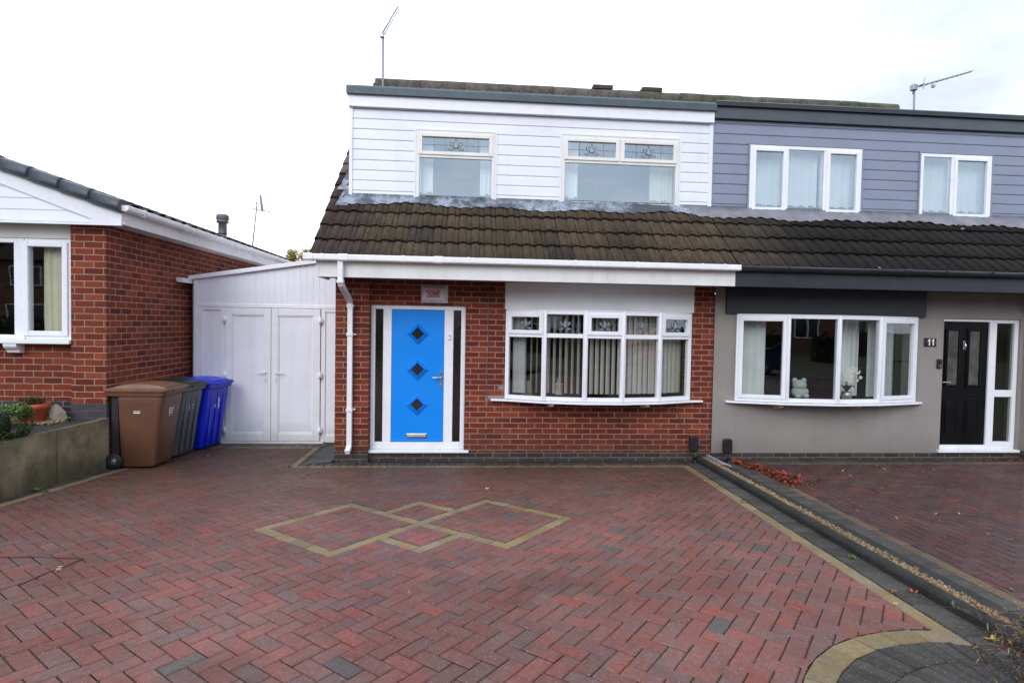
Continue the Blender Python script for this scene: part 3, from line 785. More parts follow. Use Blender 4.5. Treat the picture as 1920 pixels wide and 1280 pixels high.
# fascia, soffit, gutter
f = MB(); f.box(-.125, PARTY+.002, -.60, -.575, 2.437, 2.645); f.box(-.125, -.09, -.606, -.575, 2.433, 2.645); f.box(4.615, 4.645, -.6035, -.599, 2.437, 2.640)
f.box(-.125, -.100, -.575, .0, 2.437, 2.66)
f.build('fascia', M['fascia_white'], house, .003)
f = MB(); f.box(-.10, PARTY, -.575, -.002, 2.462, 2.475); f.build('soffit', M['soffit'], house)
def gutter(root, mat, x0, x1, y, z, square, clips, union=()):
    mb = MB()
    if square: prof = [(y, z), (y-.095, z), (y-.098, z-.010), (y-.100, z-.062), (y-.090, z-.075), (y-.010, z-.075), (y, z-.066)]
    else: prof = [(y, z), (y-.100, z), (y-.104, z-.012), (y-.098, z-.04), (y-.075, z-.066), (y-.048, z-.072), (y-.02, z-.066), (y, z-.04)]
    mb.prism(prof, 'x', x0, x1, 0, not square)
    o = mb.build('gutter', mat, root)
    def grow(e): return [((yy-(y-.05))*(1+e)+(y-.05), (zz-(z-.037))*(1+e)+(z-.037)) for yy, zz in prof]
    for c in clips: k = MB(); k.prism(grow(.13), 'x', c-.011, c+.011); k.build('gutter_bracket', mat, o)
    for c in union: k = MB(); k.prism(grow(.16), 'x', c-.055, c+.055); k.build('gutter_joint', mat, o)
    return o
gutter(house, M['gutter_white'], -.255, PARTY+.03, -.605, 2.708, True, [-.03, .95, 1.75, 3.1, 3.9, 4.75, 5.05], [-.20, .22, 1.38])
# downpipe with its swan neck
dp = MB()
def sqtube(mb, pts, w, m=0):
    secs = []
    for k, q in enumerate(pts):
        q = Vector(q); dv = (Vector(pts[min(k+1, len(pts)-1)])-Vector(pts[max(k-1, 0)])).normalized()
        a = Vector((1,0,0)); a = (a-dv*a.dot(dv)).normalized(); b = dv.cross(a).normalized()
        secs.append([q+(a*sx+b*sy)*w for sx, sy in ((-1,-1),(1,-1),(1,1),(-1,1))])
    mb.loft(secs, m, False)
sqtube(dp, [(.185,-.655,2.66),(.185,-.655,2.40),(.185,-.640,2.35),(.200,-.17,2.16),(.205,-.146,2.10),(.205,-.146,.24),(.200,-.165,.20),(.195,-.23,.165)], .0325)
dpo = dp.build('downpipe', M['gutter_white'], house, .006)
for z in (1.72, .72): k = MB(); k.box(.165, .245, -.19, -.105, z-.02, z+.02); k.box(.235, .275, -.125, -.103, z-.01, z+.01); k.build('pipe_clip', M['gutter_white'], dpo)
k = MB(); k.box(.164, .246, -.188, -.105, 2.075, 2.115); k.build('pipe_socket', M['gutter_white'], dpo)
k = MB(); k.box(.145, .225, -.697, -.613, 2.36, 2.40); k.build('pipe_socket', M['gutter_white'], dpo)

# ---- blue front door
DX0, DX1, DZ0, DZ1 = .445, 1.725, .155, 2.127; FY = .035
fr = MB()
fr.box(DX0, DX0+.058, FY, FY+.07, DZ0, DZ1); fr.box(DX1-.060, DX1, FY, FY+.07, DZ0, DZ1)
fr.box(DX0+.058, DX1-.060, FY+.001, FY+.07, DZ1-.060, DZ1); fr.box(DX0+.058, DX1-.060, FY+.001, FY+.07, DZ0, DZ0+.095)
fr.box(.608, .722, FY+.002, FY+.07, DZ0+.095, DZ1-.060); fr.box(1.437, 1.560, FY+.002, FY+.07, DZ0+.095, DZ1-.060)
fro = fr.build('door_frame', M['upvc'], house, .006)
s = MB(); s.prism([(FY+.07, .113), (-.045, .113), (-.050, .120), (-.050, .138), (-.042, .145), (FY, .154), (FY+.07, .155)], 'x', DX0-.01, DX1+.065); s.build('sill', M['upvc'], fro, .003)
pane('sidelight', M['g_dark'], fro, .503, .608, DZ0+.095, DZ1-.060, FY+.03); pane('sidelight', M['g_dark'], fro, 1.560, 1.665, DZ0+.095, DZ1-.060, FY+.03)
lf = MB()
lf.box(.724, 1.435, FY+.014, FY+.06, DZ0+.100, DZ1-.064); lf.box(.726, 1.433, FY-.004, FY+.014, DZ0+.101, DZ0+.128)
lf.build('front_door', M['blue'], house, .003)
door = [o for o in house.children if o.name.startswith('front_door')][0]
for zc in (1.735, 1.245, .762):
    cx = 1.076; m = MB()
    for (r0, r1, ya, yb) in ((.150,.128,.016,.020),(.122,.098,.026,.030)):
        for i in range(4):
            a0, a1 = math.pi/2*i, math.pi/2*(i+1)
            q = [(cx+r0*math.cos(a0), FY+.014-ya*.4, zc+r0*math.sin(a0)), (cx+r0*math.cos(a1), FY+.014-ya*.4, zc+r0*math.sin(a1)), (cx+r1*math.cos(a1), FY+.014-yb, zc+r1*math.sin(a1)), (cx+r1*math.cos(a0), FY+.014-yb, zc+r1*math.sin(a0))]
            m.poly(q)
            m.poly([(q[0][0], FY+.014, q[0][2]), (q[1][0], FY+.014, q[1][2]), q[1], q[0]])
            r2 = r1-.012
            m.poly([q[3], q[2], (cx+r2*math.cos(a1), FY+.010, zc+r2*math.sin(a1)), (cx+r2*math.cos(a0), FY+.010, zc+r2*math.sin(a0))])
    m.build('diamond_moulding', M['blue'], door)
    gq = MB(); r2 = .092
    gq.poly([(cx, FY+.0085, zc-r2), (cx+r2, FY+.0085, zc), (cx, FY+.0085, zc+r2), (cx-r2, FY+.0085, zc)]); gq.build('diamond_pane', M['g_diam'], door)
def door_handle(parent, x, z, y, dirx, mat=None):
    hm = MB(); hm.box(x-.016, x+.016, y-.008, y, z-.11, z+.11)
    hm.tube([(x, y-.006, z+.03), (x, y-.045, z+.03)], .010, 8); hm.tube([(x, y-.045, z+.03), (x+dirx*.03, y-.050, z+.032), (x+dirx*.115, y-.048, z+.03)], [.010,.009,.007], 8)
    hm.tube([(x, y-.008, z-.065), (x, y-.016, z-.065)], .009, 8)
    return hm.build('handle', mat or M['chrome'], parent, .002)
door_handle(door, 1.398, 1.11, FY+.014, -1)
lb = MB(); lb.box(.935, 1.215, FY+.004, FY+.013, .300, .366); lb.box(.948, 1.202, FY-.004, FY+.004, .309, .340); lb.box(.945, 1.205, FY-.001, FY+.004, .346, .360)
lb.build('letterbox', M['chrome'], door, .003)
bl = MB(); bl.box(1.484, 1.524, FY-.018, FY+.001, 1.665, 1.742); bo = bl.build('doorbell', M['upvc'], None, .006)
tag(bo, 'small white doorbell on the white frame beside the blue door', 'doorbell')
b2 = MB(); b2.tube([(1.504, FY-.017, 1.72), (1.504, FY-.022, 1.72)], .009, 10); b2.build('button', M['dark_metal'], bo)
hall = MB(); hall.box(.5, 2.0, .25, 1.5, .15, 2.3, skip='f'); hall.build('hallway', M['room_dark'], house)
# alarm box
al = tag(empty('alarm_box', (1.300, 0, 2.28)), 'white burglar alarm box with red sticker above the blue door', 'alarm')
a = MB()
X0, X1, Z0, Z1 = 1.118, 1.482, 2.158, 2.408; iX0, iX1, iZ0, iZ1 = 1.150, 1.425, 2.208, 2.352
bk = [(X0,-.002,Z0),(X1,-.002,Z0),(X1,-.002,Z1),(X0,-.002,Z1)]; rm = [(X0,-.03,Z0),(X1,-.03,Z0),(X1,-.03,Z1),(X0,-.03,Z1)]; ft = [(iX0,-.085,iZ0),(iX1,-.085,iZ0),(iX1,-.085,iZ1),(iX0,-.085,iZ1)]
a.loft([bk, rm, ft], 0, False); a.build('cover', M['alarm'], al, .006)
st_ = MB(); st_.box(1.178, 1.398, -.0875, -.0855, 2.222, 2.338); st_.build('sticker', M['pink_label'], al)
text_mesh('lettering', 'ALSAGER', .047, (1.288, -.0885, 2.312), M['red_print'], al, bold=.0016, sx=.98)
text_mesh('lettering', 'ALARMS', .041, (1.288, -.0885, 2.277), M['ink'], al, bold=.0016)
text_mesh('lettering', '01270-873765', .032, (1.288, -.0885, 2.243), M['ink'], al, bold=.0012, sx=.92)

# ---- bow windows
def bow_window(root, verts, z0, z1, kinds, transom, glass, sill_over, jamb=0.0):
    """verts: plan points from one jamb to the other; kinds: opening flag per facet"""
    w = MB(); T = []
    n = len(verts)-1
    for k in range(n):
        Tk, Lk = facet(verts[k], verts[k+1]); T.append((Tk, Lk)); w.M = Tk
        j = .030 if 0 < k else .050; j2 = .030 if k < n-1 else .050
        w.box(0, j, -.035, .035, z0, z1); w.box(Lk-j2, Lk, -.035, .035, z0, z1)
        w.box(j, Lk-j2, -.0335, .035, z0, z0+.055); w.box(j, Lk-j2, -.0335, .035, z1-.045, z1)
        if transom: w.box(j, Lk-j2, -.0325, .035, transom-.028, transom+.028)
    w.M = Matrix.Identity(4)
    for k in range(1, n):
        x, y = verts[k]
        w.lathe([(.024, z0), (.024, z1)], 10, ctr=(x, y-.030, 0), s=True)
    w.M = Matrix.Identity(4)
    # board closing the head of the bow
    hv = [(a, b-.04) for a, b in verts]
    w.loft([[(a, b, z1) for a, b in hv]+[(verts[-1][0], .06, z1), (verts[0][0], .06, z1)], [(a, b, z1+.012) for a, b in hv]+[(verts[-1][0], .06, z1+.012), (verts[0][0], .06, z1+.012)]], 0, False)
    win = w.build('bow_window', M['upvc'], root, .004)
    for k in range(n):
        Tk, Lk = T[k]; j = .030 if k else .050; j2 = .030 if k < n-1 else .050
        segs = [(z0+.055, (transom-.028) if transom else z1-.045, (not transom) and kinds[k], False)]
        if transom: segs.append((transom+.028, z1-.045, kinds[k], True))
        for (a, b, opening, top) in segs:
            ia, ib = j, Lk-j2
            if opening:
                c = MB(); c.M = Tk; frame_rect(c, ia-.012, ib+.012, a-.012, b+.012, .052, -.050, .02); c.build('casement', M['upvc'], win, .005)
                ia += .040; ib -= .040; a += .040; b -= .040
            pane('pane', glass, win, ia, ib, a, b, -.012, Tk)
            if top: lotus(win, (ia+ib)/2, (a+b)/2-.005, .19, .165, ia, ib, a, b, -.013, Tk, cols=4)
    s = MB(); x0, x1 = verts[0][0], verts[-1][0]
    out = [(x0-sill_over, -.055)] + [(a, b-.085) for a, b in verts] + [(x1+sill_over, -.055)]
    base = out + [(x1+sill_over, .03), (x0-sill_over, .03)]
    s.loft([[(a, b, z0-.032) for a, b in base], [(a, b, z0-.006) for a, b in base]], 0, False); s.build('sill', M['upvc'], win, .005)
    return win, T
def corbel(root, x, z, y0, mat, w=.06, d=.22, hgt=.10):
    m = MB(); m.prism([(0, z), (-d, z), (-d, z-hgt*.45), (-d*.75, z-hgt*.55), (-d*.5, z-hgt*.8), (-d*.2, z-hgt), (0, z-hgt)], 'x', x-w/2, x+w/2)
    m.build('bracket', mat, root)
BV = [(2.285,-.01),(2.79,-.215),(3.325,-.315),(3.835,-.315),(4.37,-.215),(4.882,-.01)]
bow, BT = bow_window(house, BV, .868, 2.078, [1,0,1,0,1], 1.748, M['g_low'], .20)
corbel(bow, 2.90, .835, 0, M['fascia_white'], .055, .24, .085); corbel(bow, 4.22, .835, 0, M['fascia_white'], .055, .24, .085)
b = MB(); b.box(2.262, 4.922, -.035, .0, 2.092, 2.4655); b.build('canopy_board', M['board_white'], house, .003)
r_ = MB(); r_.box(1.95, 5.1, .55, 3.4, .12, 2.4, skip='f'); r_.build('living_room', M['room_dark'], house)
# cable clipped to the brickwork
cb = MB(); cb.tube([(2.035,-.008,2.44),(2.03,-.010,2.0),(2.037,-.010,1.5),(2.015,-.010,1.2),(2.02,-.010,.9),(2.06,-.012,.83)], .006, 6); cb.build('cable', M['flue'], house)
cb = MB(); cb.tube([(4.62,-.008,.79),(4.72,-.010,.74),(4.77,-.010,.62),(4.80,-.010,.5),(4.88,-.011,.45)], .004, 6); cb.build('cable', M['flue'], house)
rp = MB(); rp.box(2.01, 2.27, -.005, .01, .83, .905); rp.box(2.18, 2.27, -.005, .01, .99, 1.05); rp.build('mortar_patch', pbr('mortar_patch', (.24,.19,.165), .9, .3, 14, bump=.5), house)

# ---- vertical blinds and things on the sill of the bow window
def blind(k, a, b, ang, slatw, step, label, jitter=3):
    Tk, Lk = BT[k]; mb = MB(); x = a
    while x < b:
        an = ang+R(rnd.uniform(-jitter, jitter)); dx, dy = slatw/2*math.cos(an), slatw/2*math.sin(an); mb.M = Tk
        for (zz0, zz1, c) in ((.955, 2.02, 0),):
            pts = []
            for q in range(5):
                t = -1+q*.5; bow_ = .006*(1-t*t)
                pts.append((x+dx*t+bow_*math.sin(an), .16+dy*t-bow_*math.cos(an)))
            for q in range(4):
                p0, p1 = pts[q], pts[q+1]; z0_ = zz0+rnd.uniform(-.003, .003)
                mb.poly([(p0[0],p0[1],z0_),(p1[0],p1[1],z0_),(p1[0],p1[1],zz1),(p0[0],p0[1],zz1)], 0, True)
        x += step
    mb.M = Tk; mb.box(.03, Lk-.03, .13, .19, 2.025, 2.05)
    tag(mb.build('vertical_blind', M['slat'], None), label, 'blind', 'vertical blinds behind the white bow window')
blind(0, .24, .55, R(88), .08, .080, 'open vertical blind with edge-on slats, bow window pane nearest the blue door')
blind(1, .05, .50, R(62), .085, .082, 'half open vertical blind with dark gaps above the lantern in the bow window')
blind(2, .05, .48, R(38), .085, .076, 'nearly closed vertical blind in the middle facet of the white bow window')
blind(3, .04, .51, R(14), .088, .078, 'closed vertical blind between the middle and last facets of the white bow window')
blind(4, .04, .53, R(10), .088, .076, 'closed grey vertical blind in the bow window facet nearest the grey house')
cm = MB(); curtain_mesh(cm, .06, .245, .94, 2.03, .12, .012, .06, BT[0][0]); cm.M = Matrix.Identity(4)
tag(cm.build('curtain', M['curtain_grey'], None), 'grey curtain hanging in the white bow window on the blue door side', 'curtain')
lt = tag(empty('lantern', (3.02, -.06, .93)), 'small beige filigree lantern on the sill inside the white bow window', 'lantern')
m = MB(); m.lathe([(.055,0),(.058,.02),(.05,.03),(.052,.13),(.062,.14),(.06,.15),(.035,.165)], 12, ctr=(3.02,-.06,.93)); m.build('body', M['lantern'], lt)
m = MB(); m.lathe([(.04,.165),(.022,.20),(.008,.215)], 12, ctr=(3.02,-.06,.93)); m.tube([(3.02-.03,-.06,1.13),(3.02,-.06,1.18),(3.02+.03,-.06,1.13)], .005, 6); m.build('roof', M['lantern'], lt)
lp = tag(empty('table_lamp', (2.62, .35, .86)), 'cream lampshade seen low through the bow window pane nearest the blue door', 'lamp')
m = MB(); m.lathe([(.065,.46),(.065,.455),(.10,.21),(.097,.21)], 20, ctr=(2.62,.35,.62)); m.build('lamp_shade', M['cream_shade'], lp)
m = MB(); m.lathe([(.06,.0),(.06,.015),(.015,.03),(.02,.12),(.012,.25)], 14, ctr=(2.62,.35,.62)); m.build('base', M['black_plastic'], lp)
tb = tag(empty('side_table', (2.62, .35, 0)), 'dark table under the cream lamp inside the bow window', 'table')
m = MB(); m.box(2.40, 2.84, .25, .52, .585, .62); m.build('tabletop', M['room_dark'], tb)
for sx_ in (2.43, 2.81):
    for sy_ in (.28, .49):
        m = MB(); m.box(sx_-.02, sx_+.02, sy_-.02, sy_+.02, .12, .585); m.build('leg', M['room_dark'], tb)

# curtains in the white dormer
def curtain(x0, x1, z0, z1, y, mat, label, group=None, amp=.015, per=.06):
    mb = MB(); curtain_mesh(mb, x0, x1, z0, z1, y, amp, per)
    return tag(mb.build('curtain', mat, None), label, 'curtain', group)
G = 'curtains inside the dormer windows'
curtain(1.02, 1.22, 3.62, 4.58, DY+.16, M['curtain'], 'white curtain, side nearest the roof verge in the smaller white dormer window', G)
curtain(1.90, 2.10, 3.62, 4.58, DY+.16, M['curtain'], 'white curtain in the smaller white dormer window, on its larger neighbour side', G)
curtain(3.10, 3.34, 3.64, 4.60, DY+.16, M['curtain'], 'white curtain in the wide white dormer window, on its smaller neighbour side', G)
curtain(4.43, 4.78, 3.64, 4.60, DY+.16, M['curtain_cream'], 'cream curtain in the wide white dormer window beside the grey cladding', G)

# TV aerial on the ridge
ae = tag(empty('tv_aerial', (.01, 3.95, 6.35)), 'tall thin television aerial with tilted grid above the white dormer', 'aerial', 'television aerials')
m = MB(); m.tube([(.02,3.72,5.6),(.012,3.72,6.6),(.006,3.72,7.53)], .021, 8); m.build('mast', M['alu'], ae)
m = MB(); m.tube([(-.03,3.72,7.52),(.29,3.72,8.09)], .012, 6); m.tube([(.01,3.70,7.49),(.32,3.70,8.04)], .008, 6)
for k in range(9):
    t = k/8; cx, cz = .28*t+.0, 7.53+.55*t
    m.tube([(cx, 3.72-.10, cz), (cx, 3.72+.10, cz)], .004, 5)
m.build('boom', M['alu'], ae)
m = MB(); m.box(-.05, .03, 3.68, 3.76, 7.47, 7.56); m.build('clamp', M['dark_metal'], ae, .01)

# ================================================================== GREY HOUSE, NUMBER 11
nb = tag(empty('semi_detached_house', (7.8, 0, 0)), 'grey rendered semi with grey clad dormer, black door and number 11 plate', 'house', 'houses')
NX1 = 10.467
ndoor = (8.695, 9.905, .113, 2.087); nbow = (5.56, 8.22, .86, 2.11)
wl = MB(); holed_wall(wl, PARTY, NX1, .118, 2.47, [ndoor, nbow], -.014, .20)
wl.poly([(NX1,-.014,-.1),(NX1,7.9,-.1),(NX1,7.9,roofz(0)-.12),(NX1,RIDGE_Y,roofz(RIDGE_Y)-.12),(NX1,-.014,roofz(0)-.12)]); wl.poly([(PARTY,7.9,-.1),(NX1,7.9,-.1),(NX1,7.9,2.6),(PARTY,7.9,2.6)])
wl.box(9.955, NX1-.002, -.115, -.0145, .15, 2.462, skip='k')
wl.box(5.2345, 5.262, -.019, -.0145, .12, 2.46, skip='k')
wl.build('wall', M['render'], nb)
p = MB(); p.box(PARTY+.001, NX1, -.010, .02, -.10, .118); p.box(9.955, NX1, -.110, -.0105, -.1, .15); p.build('plinth', M['brick_blue'], nb)
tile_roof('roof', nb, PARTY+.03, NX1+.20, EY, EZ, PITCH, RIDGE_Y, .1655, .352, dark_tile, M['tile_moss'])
rb = MB(); rb.poly([(PARTY, RIDGE_Y, roofz(RIDGE_Y)), (NX1+.2, RIDGE_Y, roofz(RIDGE_Y)), (NX1+.2, 8.3, 2.9), (PARTY, 8.3, 2.9)], 0, False, (.05,.045,.04)); rb.build('rear_roof', M['tile_moss'], nb)
ridge(nb, PARTY, NX1+.42, M['ridge_moss'], (.092,.092,.064), [(5.28, 5.70)])
nw_a = (5.885, 7.635, 3.605, 4.61); nw_b = (8.572, 9.735, 3.605, 4.592)
d = MB(); clad(d, DPARTY+.012, 10.45, [4.96, 4.905, 4.757, 4.610, 4.463, 4.316, 4.169, 4.022, 3.875, 3.728, 3.600], DY, [nw_a, nw_b])
d.box(DPARTY+.013, DPARTY+.03, DY-.028, DY+.02, 3.60, 4.96)
for hx in (nw_a, nw_b): frame_rect(d, hx[0]-.022, hx[1]+.022, hx[2]-.01, hx[3]+.026, .022, DY-.034, DY+.01)
d.build('dormer_wall', M['clad_grey'], nb)
f = MB(); f.box(DPARTY+.010, 10.47, DY-.075, DY+.03, 4.955, 5.135); f.box(5.62, 5.64, DY-.0775, DY-.05, 4.958, 5.132); f.build('dormer_fascia', M['anthracite_lt'], nb, .004)
t = MB(); t.prism([(DY-.12, 5.125), (DY-.125, 5.185), (DY-.10, 5.205), (2.3, 5.215), (2.3, 5.17), (DY, 5.13)], 'x', DPARTY+.022, 10.5); t.build('flat_roof', M['anthracite'], nb)
fl = MB(); flashing(fl, 4.98, 10.45, DY, 3.605, .235, 9, .009); fl.build('flashing', M['lead_dull'], nb)
dormer_window(nb, nw_a, M['upvc'], M['g_up'], [(nw_a[0],0,True),(6.46,0,False),(7.065,0,True)], None, motif=False)
dormer_window(nb, nw_b, M['upvc'], M['g_up'], [(nw_b[0],0,False),(9.10,0,True)], None, motif=False)
r_ = MB(); r_.box(5.5, 10.2, DY+.35, 3.2, 3.3, 4.9, skip='f'); r_.build('upstairs_room', M['room_light'], nb)
f = MB(); f.box(PARTY+.004, NX1+.13, -.60, -.575, 2.437, 2.640); f.box(5.83, 5.85, -.602, -.599, 2.439, 2.638); f.build('fascia', M['anthracite'], nb, .003)
f = MB(); f.box(PARTY+.001, NX1+.1, -.575, -.016, 2.462, 2.475); f.build('soffit', M['anthracite'], nb)
gutter(nb, M['anthracite'], PARTY+.035, NX1+.2, -.605, 2.702, False, [5.9, 7.4, 8.1, 8.75, 9.6], [7.55])
NV = [(5.545,-.03),(6.20,-.215),(6.89,-.29),(7.55,-.215),(8.245,-.03)]
nbw, NT = bow_window(nb, NV, .868, 2.082, [1,0,0,1], None, M['g_low'], .13)
corbel(nbw, 6.15, .835, 0, pbr('timber_bracket', (.42,.36,.28), .8, .2, 10), .06, .20, .10); corbel(nbw, 7.30, .835, 0, bpy.data.materials['timber_bracket'], .06, .20, .10)
b = MB(); b.box(5.385, 8.375, -.060, -.0145, 2.096, 2.4615); b.build('canopy_board', M['anthracite'], nb, .003)
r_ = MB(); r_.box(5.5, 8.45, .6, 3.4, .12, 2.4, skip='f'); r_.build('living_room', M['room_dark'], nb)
G2 = 'curtains inside the bow window of the grey house'
for k, (a, b_, lab) in enumerate([(.05, .44, 'long white curtain in the first bow facet of the grey house, nearest the red brick'), ]):
    mb = MB(); curtain_mesh(mb, a, b_, .93, 2.05, .20, .016, .085, NT[0][0]); mb.M = Matrix.Identity(4); tag(mb.build('curtain', M['net'], None), lab, 'curtain', G2)
mb = MB(); curtain_mesh(mb, .27, .64, .93, 2.05, .34, .016, .085, NT[2][0]); mb.M = Matrix.Identity(4); tag(mb.build('curtain', M['net'], None), 'white curtain behind the orchid in the bow window of the grey house', 'curtain', G2)
mb = MB(); curtain_mesh(mb, .03, .56, .93, 2.05, .20, .010, .11, NT[3][0]); mb.M = Matrix.Identity(4); tag(mb.build('curtain', M['curtain_grey'], None), 'grey curtain in the bow facet of the grey house nearest its black door', 'curtain', G2)
G3 = 'net curtains inside the grey dormer'
for a, b_, lab in ((5.95, 6.46, 'net curtain in the first light of the three-light grey dormer window'), (6.48, 7.04, 'net curtain with a dark fold in the middle light of the grey dormer window'), (7.08, 7.85, 'net curtain in the third light of the three-light grey dormer window'), (8.62, 9.98, 'net curtain across the two-light window of the grey dormer')):
    curtain(a, b_, 3.63, 4.57, DY+.15, M['net'], lab, G3, .008, .13)
# teddy on the sill
bx_, by_, bz_ = 6.46, -.10, .925
td = tag(empty('teddy_bear', (bx_, by_, bz_)), 'pale plush teddy bear sitting in the bow window of the grey house', 'teddy bear')
m = MB(); m.ball((bx_,by_,bz_+.075), .105, .085, .085, 18, 12, jit=.03); m.ball((bx_,by_-.01,bz_+.175), .098, .08, .075, 18, 12, jit=.03)
for s in (-1, 1):
    m.ball((bx_+s*.066,by_,bz_+.240), .042, .028, .038, 12, 8, jit=.03); m.ball((bx_+s*.085,by_-.03,bz_+.085), .035, .04, .05, 12, 8, jit=.03); m.ball((bx_+s*.06,by_-.07,bz_+.03), .042, .05, .032, 12, 8, jit=.03)
m.ball((bx_,by_-.072,bz_+.17), .03, .025, .024, 12, 8, jit=.02); m.build('body', M['plush'], td)
# orchid
ox_, oy_, oz_ = 7.15, -.13, .915
po = MB(); po.lathe([(.045,0),(.062,.01),(.070,.05),(.064,.10),(.060,.10),(.060,.09)], 20, ctr=(ox_,oy_,oz_)); tag(po.build('flower_pot', M['silver_pot'], None), 'silver textured pot holding the white orchid in the grey house window', 'pot')
orc = tag(empty('orchid', (ox_, oy_, oz_+.09)), 'white flowering orchid in the bow window of the grey house', 'plant')
m = MB()
for k in range(6):
    an = k*1.05; q = []
    for t in range(6):
        f = t/5; q.append((ox_+math.cos(an)*f*.12, oy_+math.sin(an)*f*.08, oz_+.09+.10*math.sin(f*2.2)))
    for t in range(5):
        wv = .028*math.sin(math.pi*(t+.3)/5.6); wv2 = .028*math.sin(math.pi*(t+1.3)/6.3); nx1, ny1 = -math.sin(an), math.cos(an)
        m.poly([(q[t][0]+nx1*wv,q[t][1]+ny1*wv,q[t][2]),(q[t][0]-nx1*wv,q[t][1]-ny1*wv,q[t][2]),(q[t+1][0]-nx1*wv2,q[t+1][1]-ny1*wv2,q[t+1][2]),(q[t+1][0]+nx1*wv2,q[t+1][1]+ny1*wv2,q[t+1][2])], 0, True)
m.build('leaves', M['leafdark'], orc)
stems = [[(ox_,oy_,oz_+.1),(ox_-.01,oy_-.02,oz_+.30),(ox_+.03,oy_-.03,oz_+.43),(ox_+.13,oy_-.03,oz_+.40),(ox_+.17,oy_-.03,oz_+.32)],[(ox_+.01,oy_,oz_+.1),(ox_-.03,oy_-.01,oz_+.25),(ox_-.05,oy_-.03,oz_+.36)]]
m = MB()
for s in stems: m.tube(s, .005, 6)
m.build('stem', M['leafdark'], orc)
m = MB()
for (dx, dz, r) in ((-.05,.36,.05),(-.06,.29,.05),(.0,.33,.055),(.03,.42,.05),(.02,.26,.04),(.08,.42,.042),(.13,.38,.035),(.16,.31,.028),(.12,.27,.026),(-.02,.40,.045)):
    for k in range(5):
        an = k*2*math.pi/5+dx*9; ex, ez = math.cos(an)*r, math.sin(an)*r
        c0 = (ox_+dx, oy_-.045-rnd.uniform(0,.02), oz_+dz); px_, pz_ = -math.sin(an)*r*.45, math.cos(an)*r*.45
        m.poly([c0, (c0[0]+ex*.6+px_, c0[1]-.008, c0[2]+ez*.6+pz_), (c0[0]+ex, c0[1]+.004, c0[2]+ez), (c0[0]+ex*.6-px_, c0[1]-.008, c0[2]+ez*.6-pz_)])
m.build('blossom', M['petal'], orc)
# black door with side panel
FY2 = .015; fr = MB()
fr.box(8.697, 9.905, FY2+.001, FY2+.07, 2.045, 2.085); fr.box(9.447, 9.560, FY2, FY2+.07, .20, 2.045); fr.box(9.845, 9.905, FY2, FY2+.07, .20, 2.045)
fr.box(9.560, 9.845, FY2+.002, FY2+.07, .20, .272); fr.box(9.560, 9.845, FY2+.002, FY2+.07, 2.030, 2.045); fr.box(9.560, 9.845, FY2+.002, FY2+.07, .940, 1.040); fr.box(8.697, 9.447, FY2+.001, FY2+.07, .16, .222)
fro2 = fr.build('door_frame', M['upvc'], nb, .005)
s = MB(); s.box(8.655, 9.94, -.055, FY2+.07, .122, .160); s.box(9.447, 9.905, FY2+.003, FY2+.06, .16, .20); s.build('sill', M['upvc'], fro2, .004)
pane('sidelight', M['g_frost'], fro2, 9.560, 9.845, 1.040, 2.030, FY2+.03); pane('sidelight', M['g_frost'], fro2, 9.560, 9.845, .272, .940, FY2+.03)
lf = MB(); lf.box(8.700, 9.444, FY2+.022, FY2+.065, .225, 2.042); bd = lf.build('front_door', M['black_door'], nb, .003)
for cx in (8.885, 9.225):
    m = MB(); yb = FY2+.022
    frame_rect(m, cx-.118, cx+.118, 1.075, 1.945, .032, yb-.014, yb+.001); frame_rect(m, cx-.098, cx+.098, 1.095, 1.925, .016, yb-.020, yb-.012)
    m.build('glass_moulding', M['black_door'], bd, .006)
    pane('door_pane', M['g_low'] if False else M['g_diam_b'] if 'g_diam_b' in M else M['g_diam'], bd, cx-.080, cx+.080, 1.112, 1.908, yb-.006)
    m = MB()
    for zc in (.72, .44):
        pass
    frame_rect(m, cx-.115, cx+.115, .355, .905, .020, yb-.008, yb+.001); m.box(cx-.082, cx+.082, yb-.012, yb+.001, .39, .87); m.build('panel_moulding', M['black_door'], bd, .008)
door_handle(bd, 8.722, 1.12, FY2+.022, 1)
m = MB(); m.box(9.035, 9.075, FY2+.004, FY2+.021, 1.63, 1.76); m.tube([(9.055,FY2+.004,1.74),(9.055,FY2-.02,1.70),(9.055,FY2-.015,1.64),(9.055,FY2+.004,1.62)], .008, 8); m.build('knocker', M['chrome'], bd, .003)
hall = MB(); hall.box(8.6, 10.0, .25, 1.6, .12, 2.3, skip='f'); hall.build('hallway', M['room'], nb)
# number plate, doorbell
pl_ = MB(); pl_.box(8.385, 8.575, -.030, -.0145, 1.672, 1.796); plo = tag(pl_.build('number_plate', M['black_plastic'], None, .012), 'black house number plate reading 11 on the grey rendered wall', 'sign')
m = MB()
for dx in (-.030, .030):
    q = [(-.019,.030),(-.006,.036),(.003,.050),(.016,.050),(.016,-.046),(-.003,-.046),(-.003,.018),(-.019,.012)]
    A_ = [(8.487+dx+a, -.0318, 1.735+b_) for a, b_ in q]; m.loft([A_, [(a, -.0301, c_) for a, b_, c_ in A_]], 0, False)
m.build('numeral', M['white_print'], plo)
m = MB(); m.tube([(8.397,-.0302,1.735),(8.397,-.034,1.735)], .005, 8); m.tube([(8.566,-.0302,1.735),(8.566,-.034,1.735)], .005, 8); m.build('fixing', M['dark_metal'], plo)
db = MB(); db.box(8.595, 8.668, -.045, -.0145, 1.355, 1.492); dbo = tag(db.build('video_doorbell', M['black_plastic'], None, .012), 'black video doorbell on grey render beside the black door', 'doorbell')
m = MB(); m.tube([(8.632,-.044,1.455),(8.632,-.050,1.455)], .016, 12); m.build('lens', M['g_diam'], dbo)
m = MB(); m.tube([(8.632,-.044,1.392),(8.632,-.049,1.392)], .018, 12); m.build('button', M['dark_metal'], dbo)
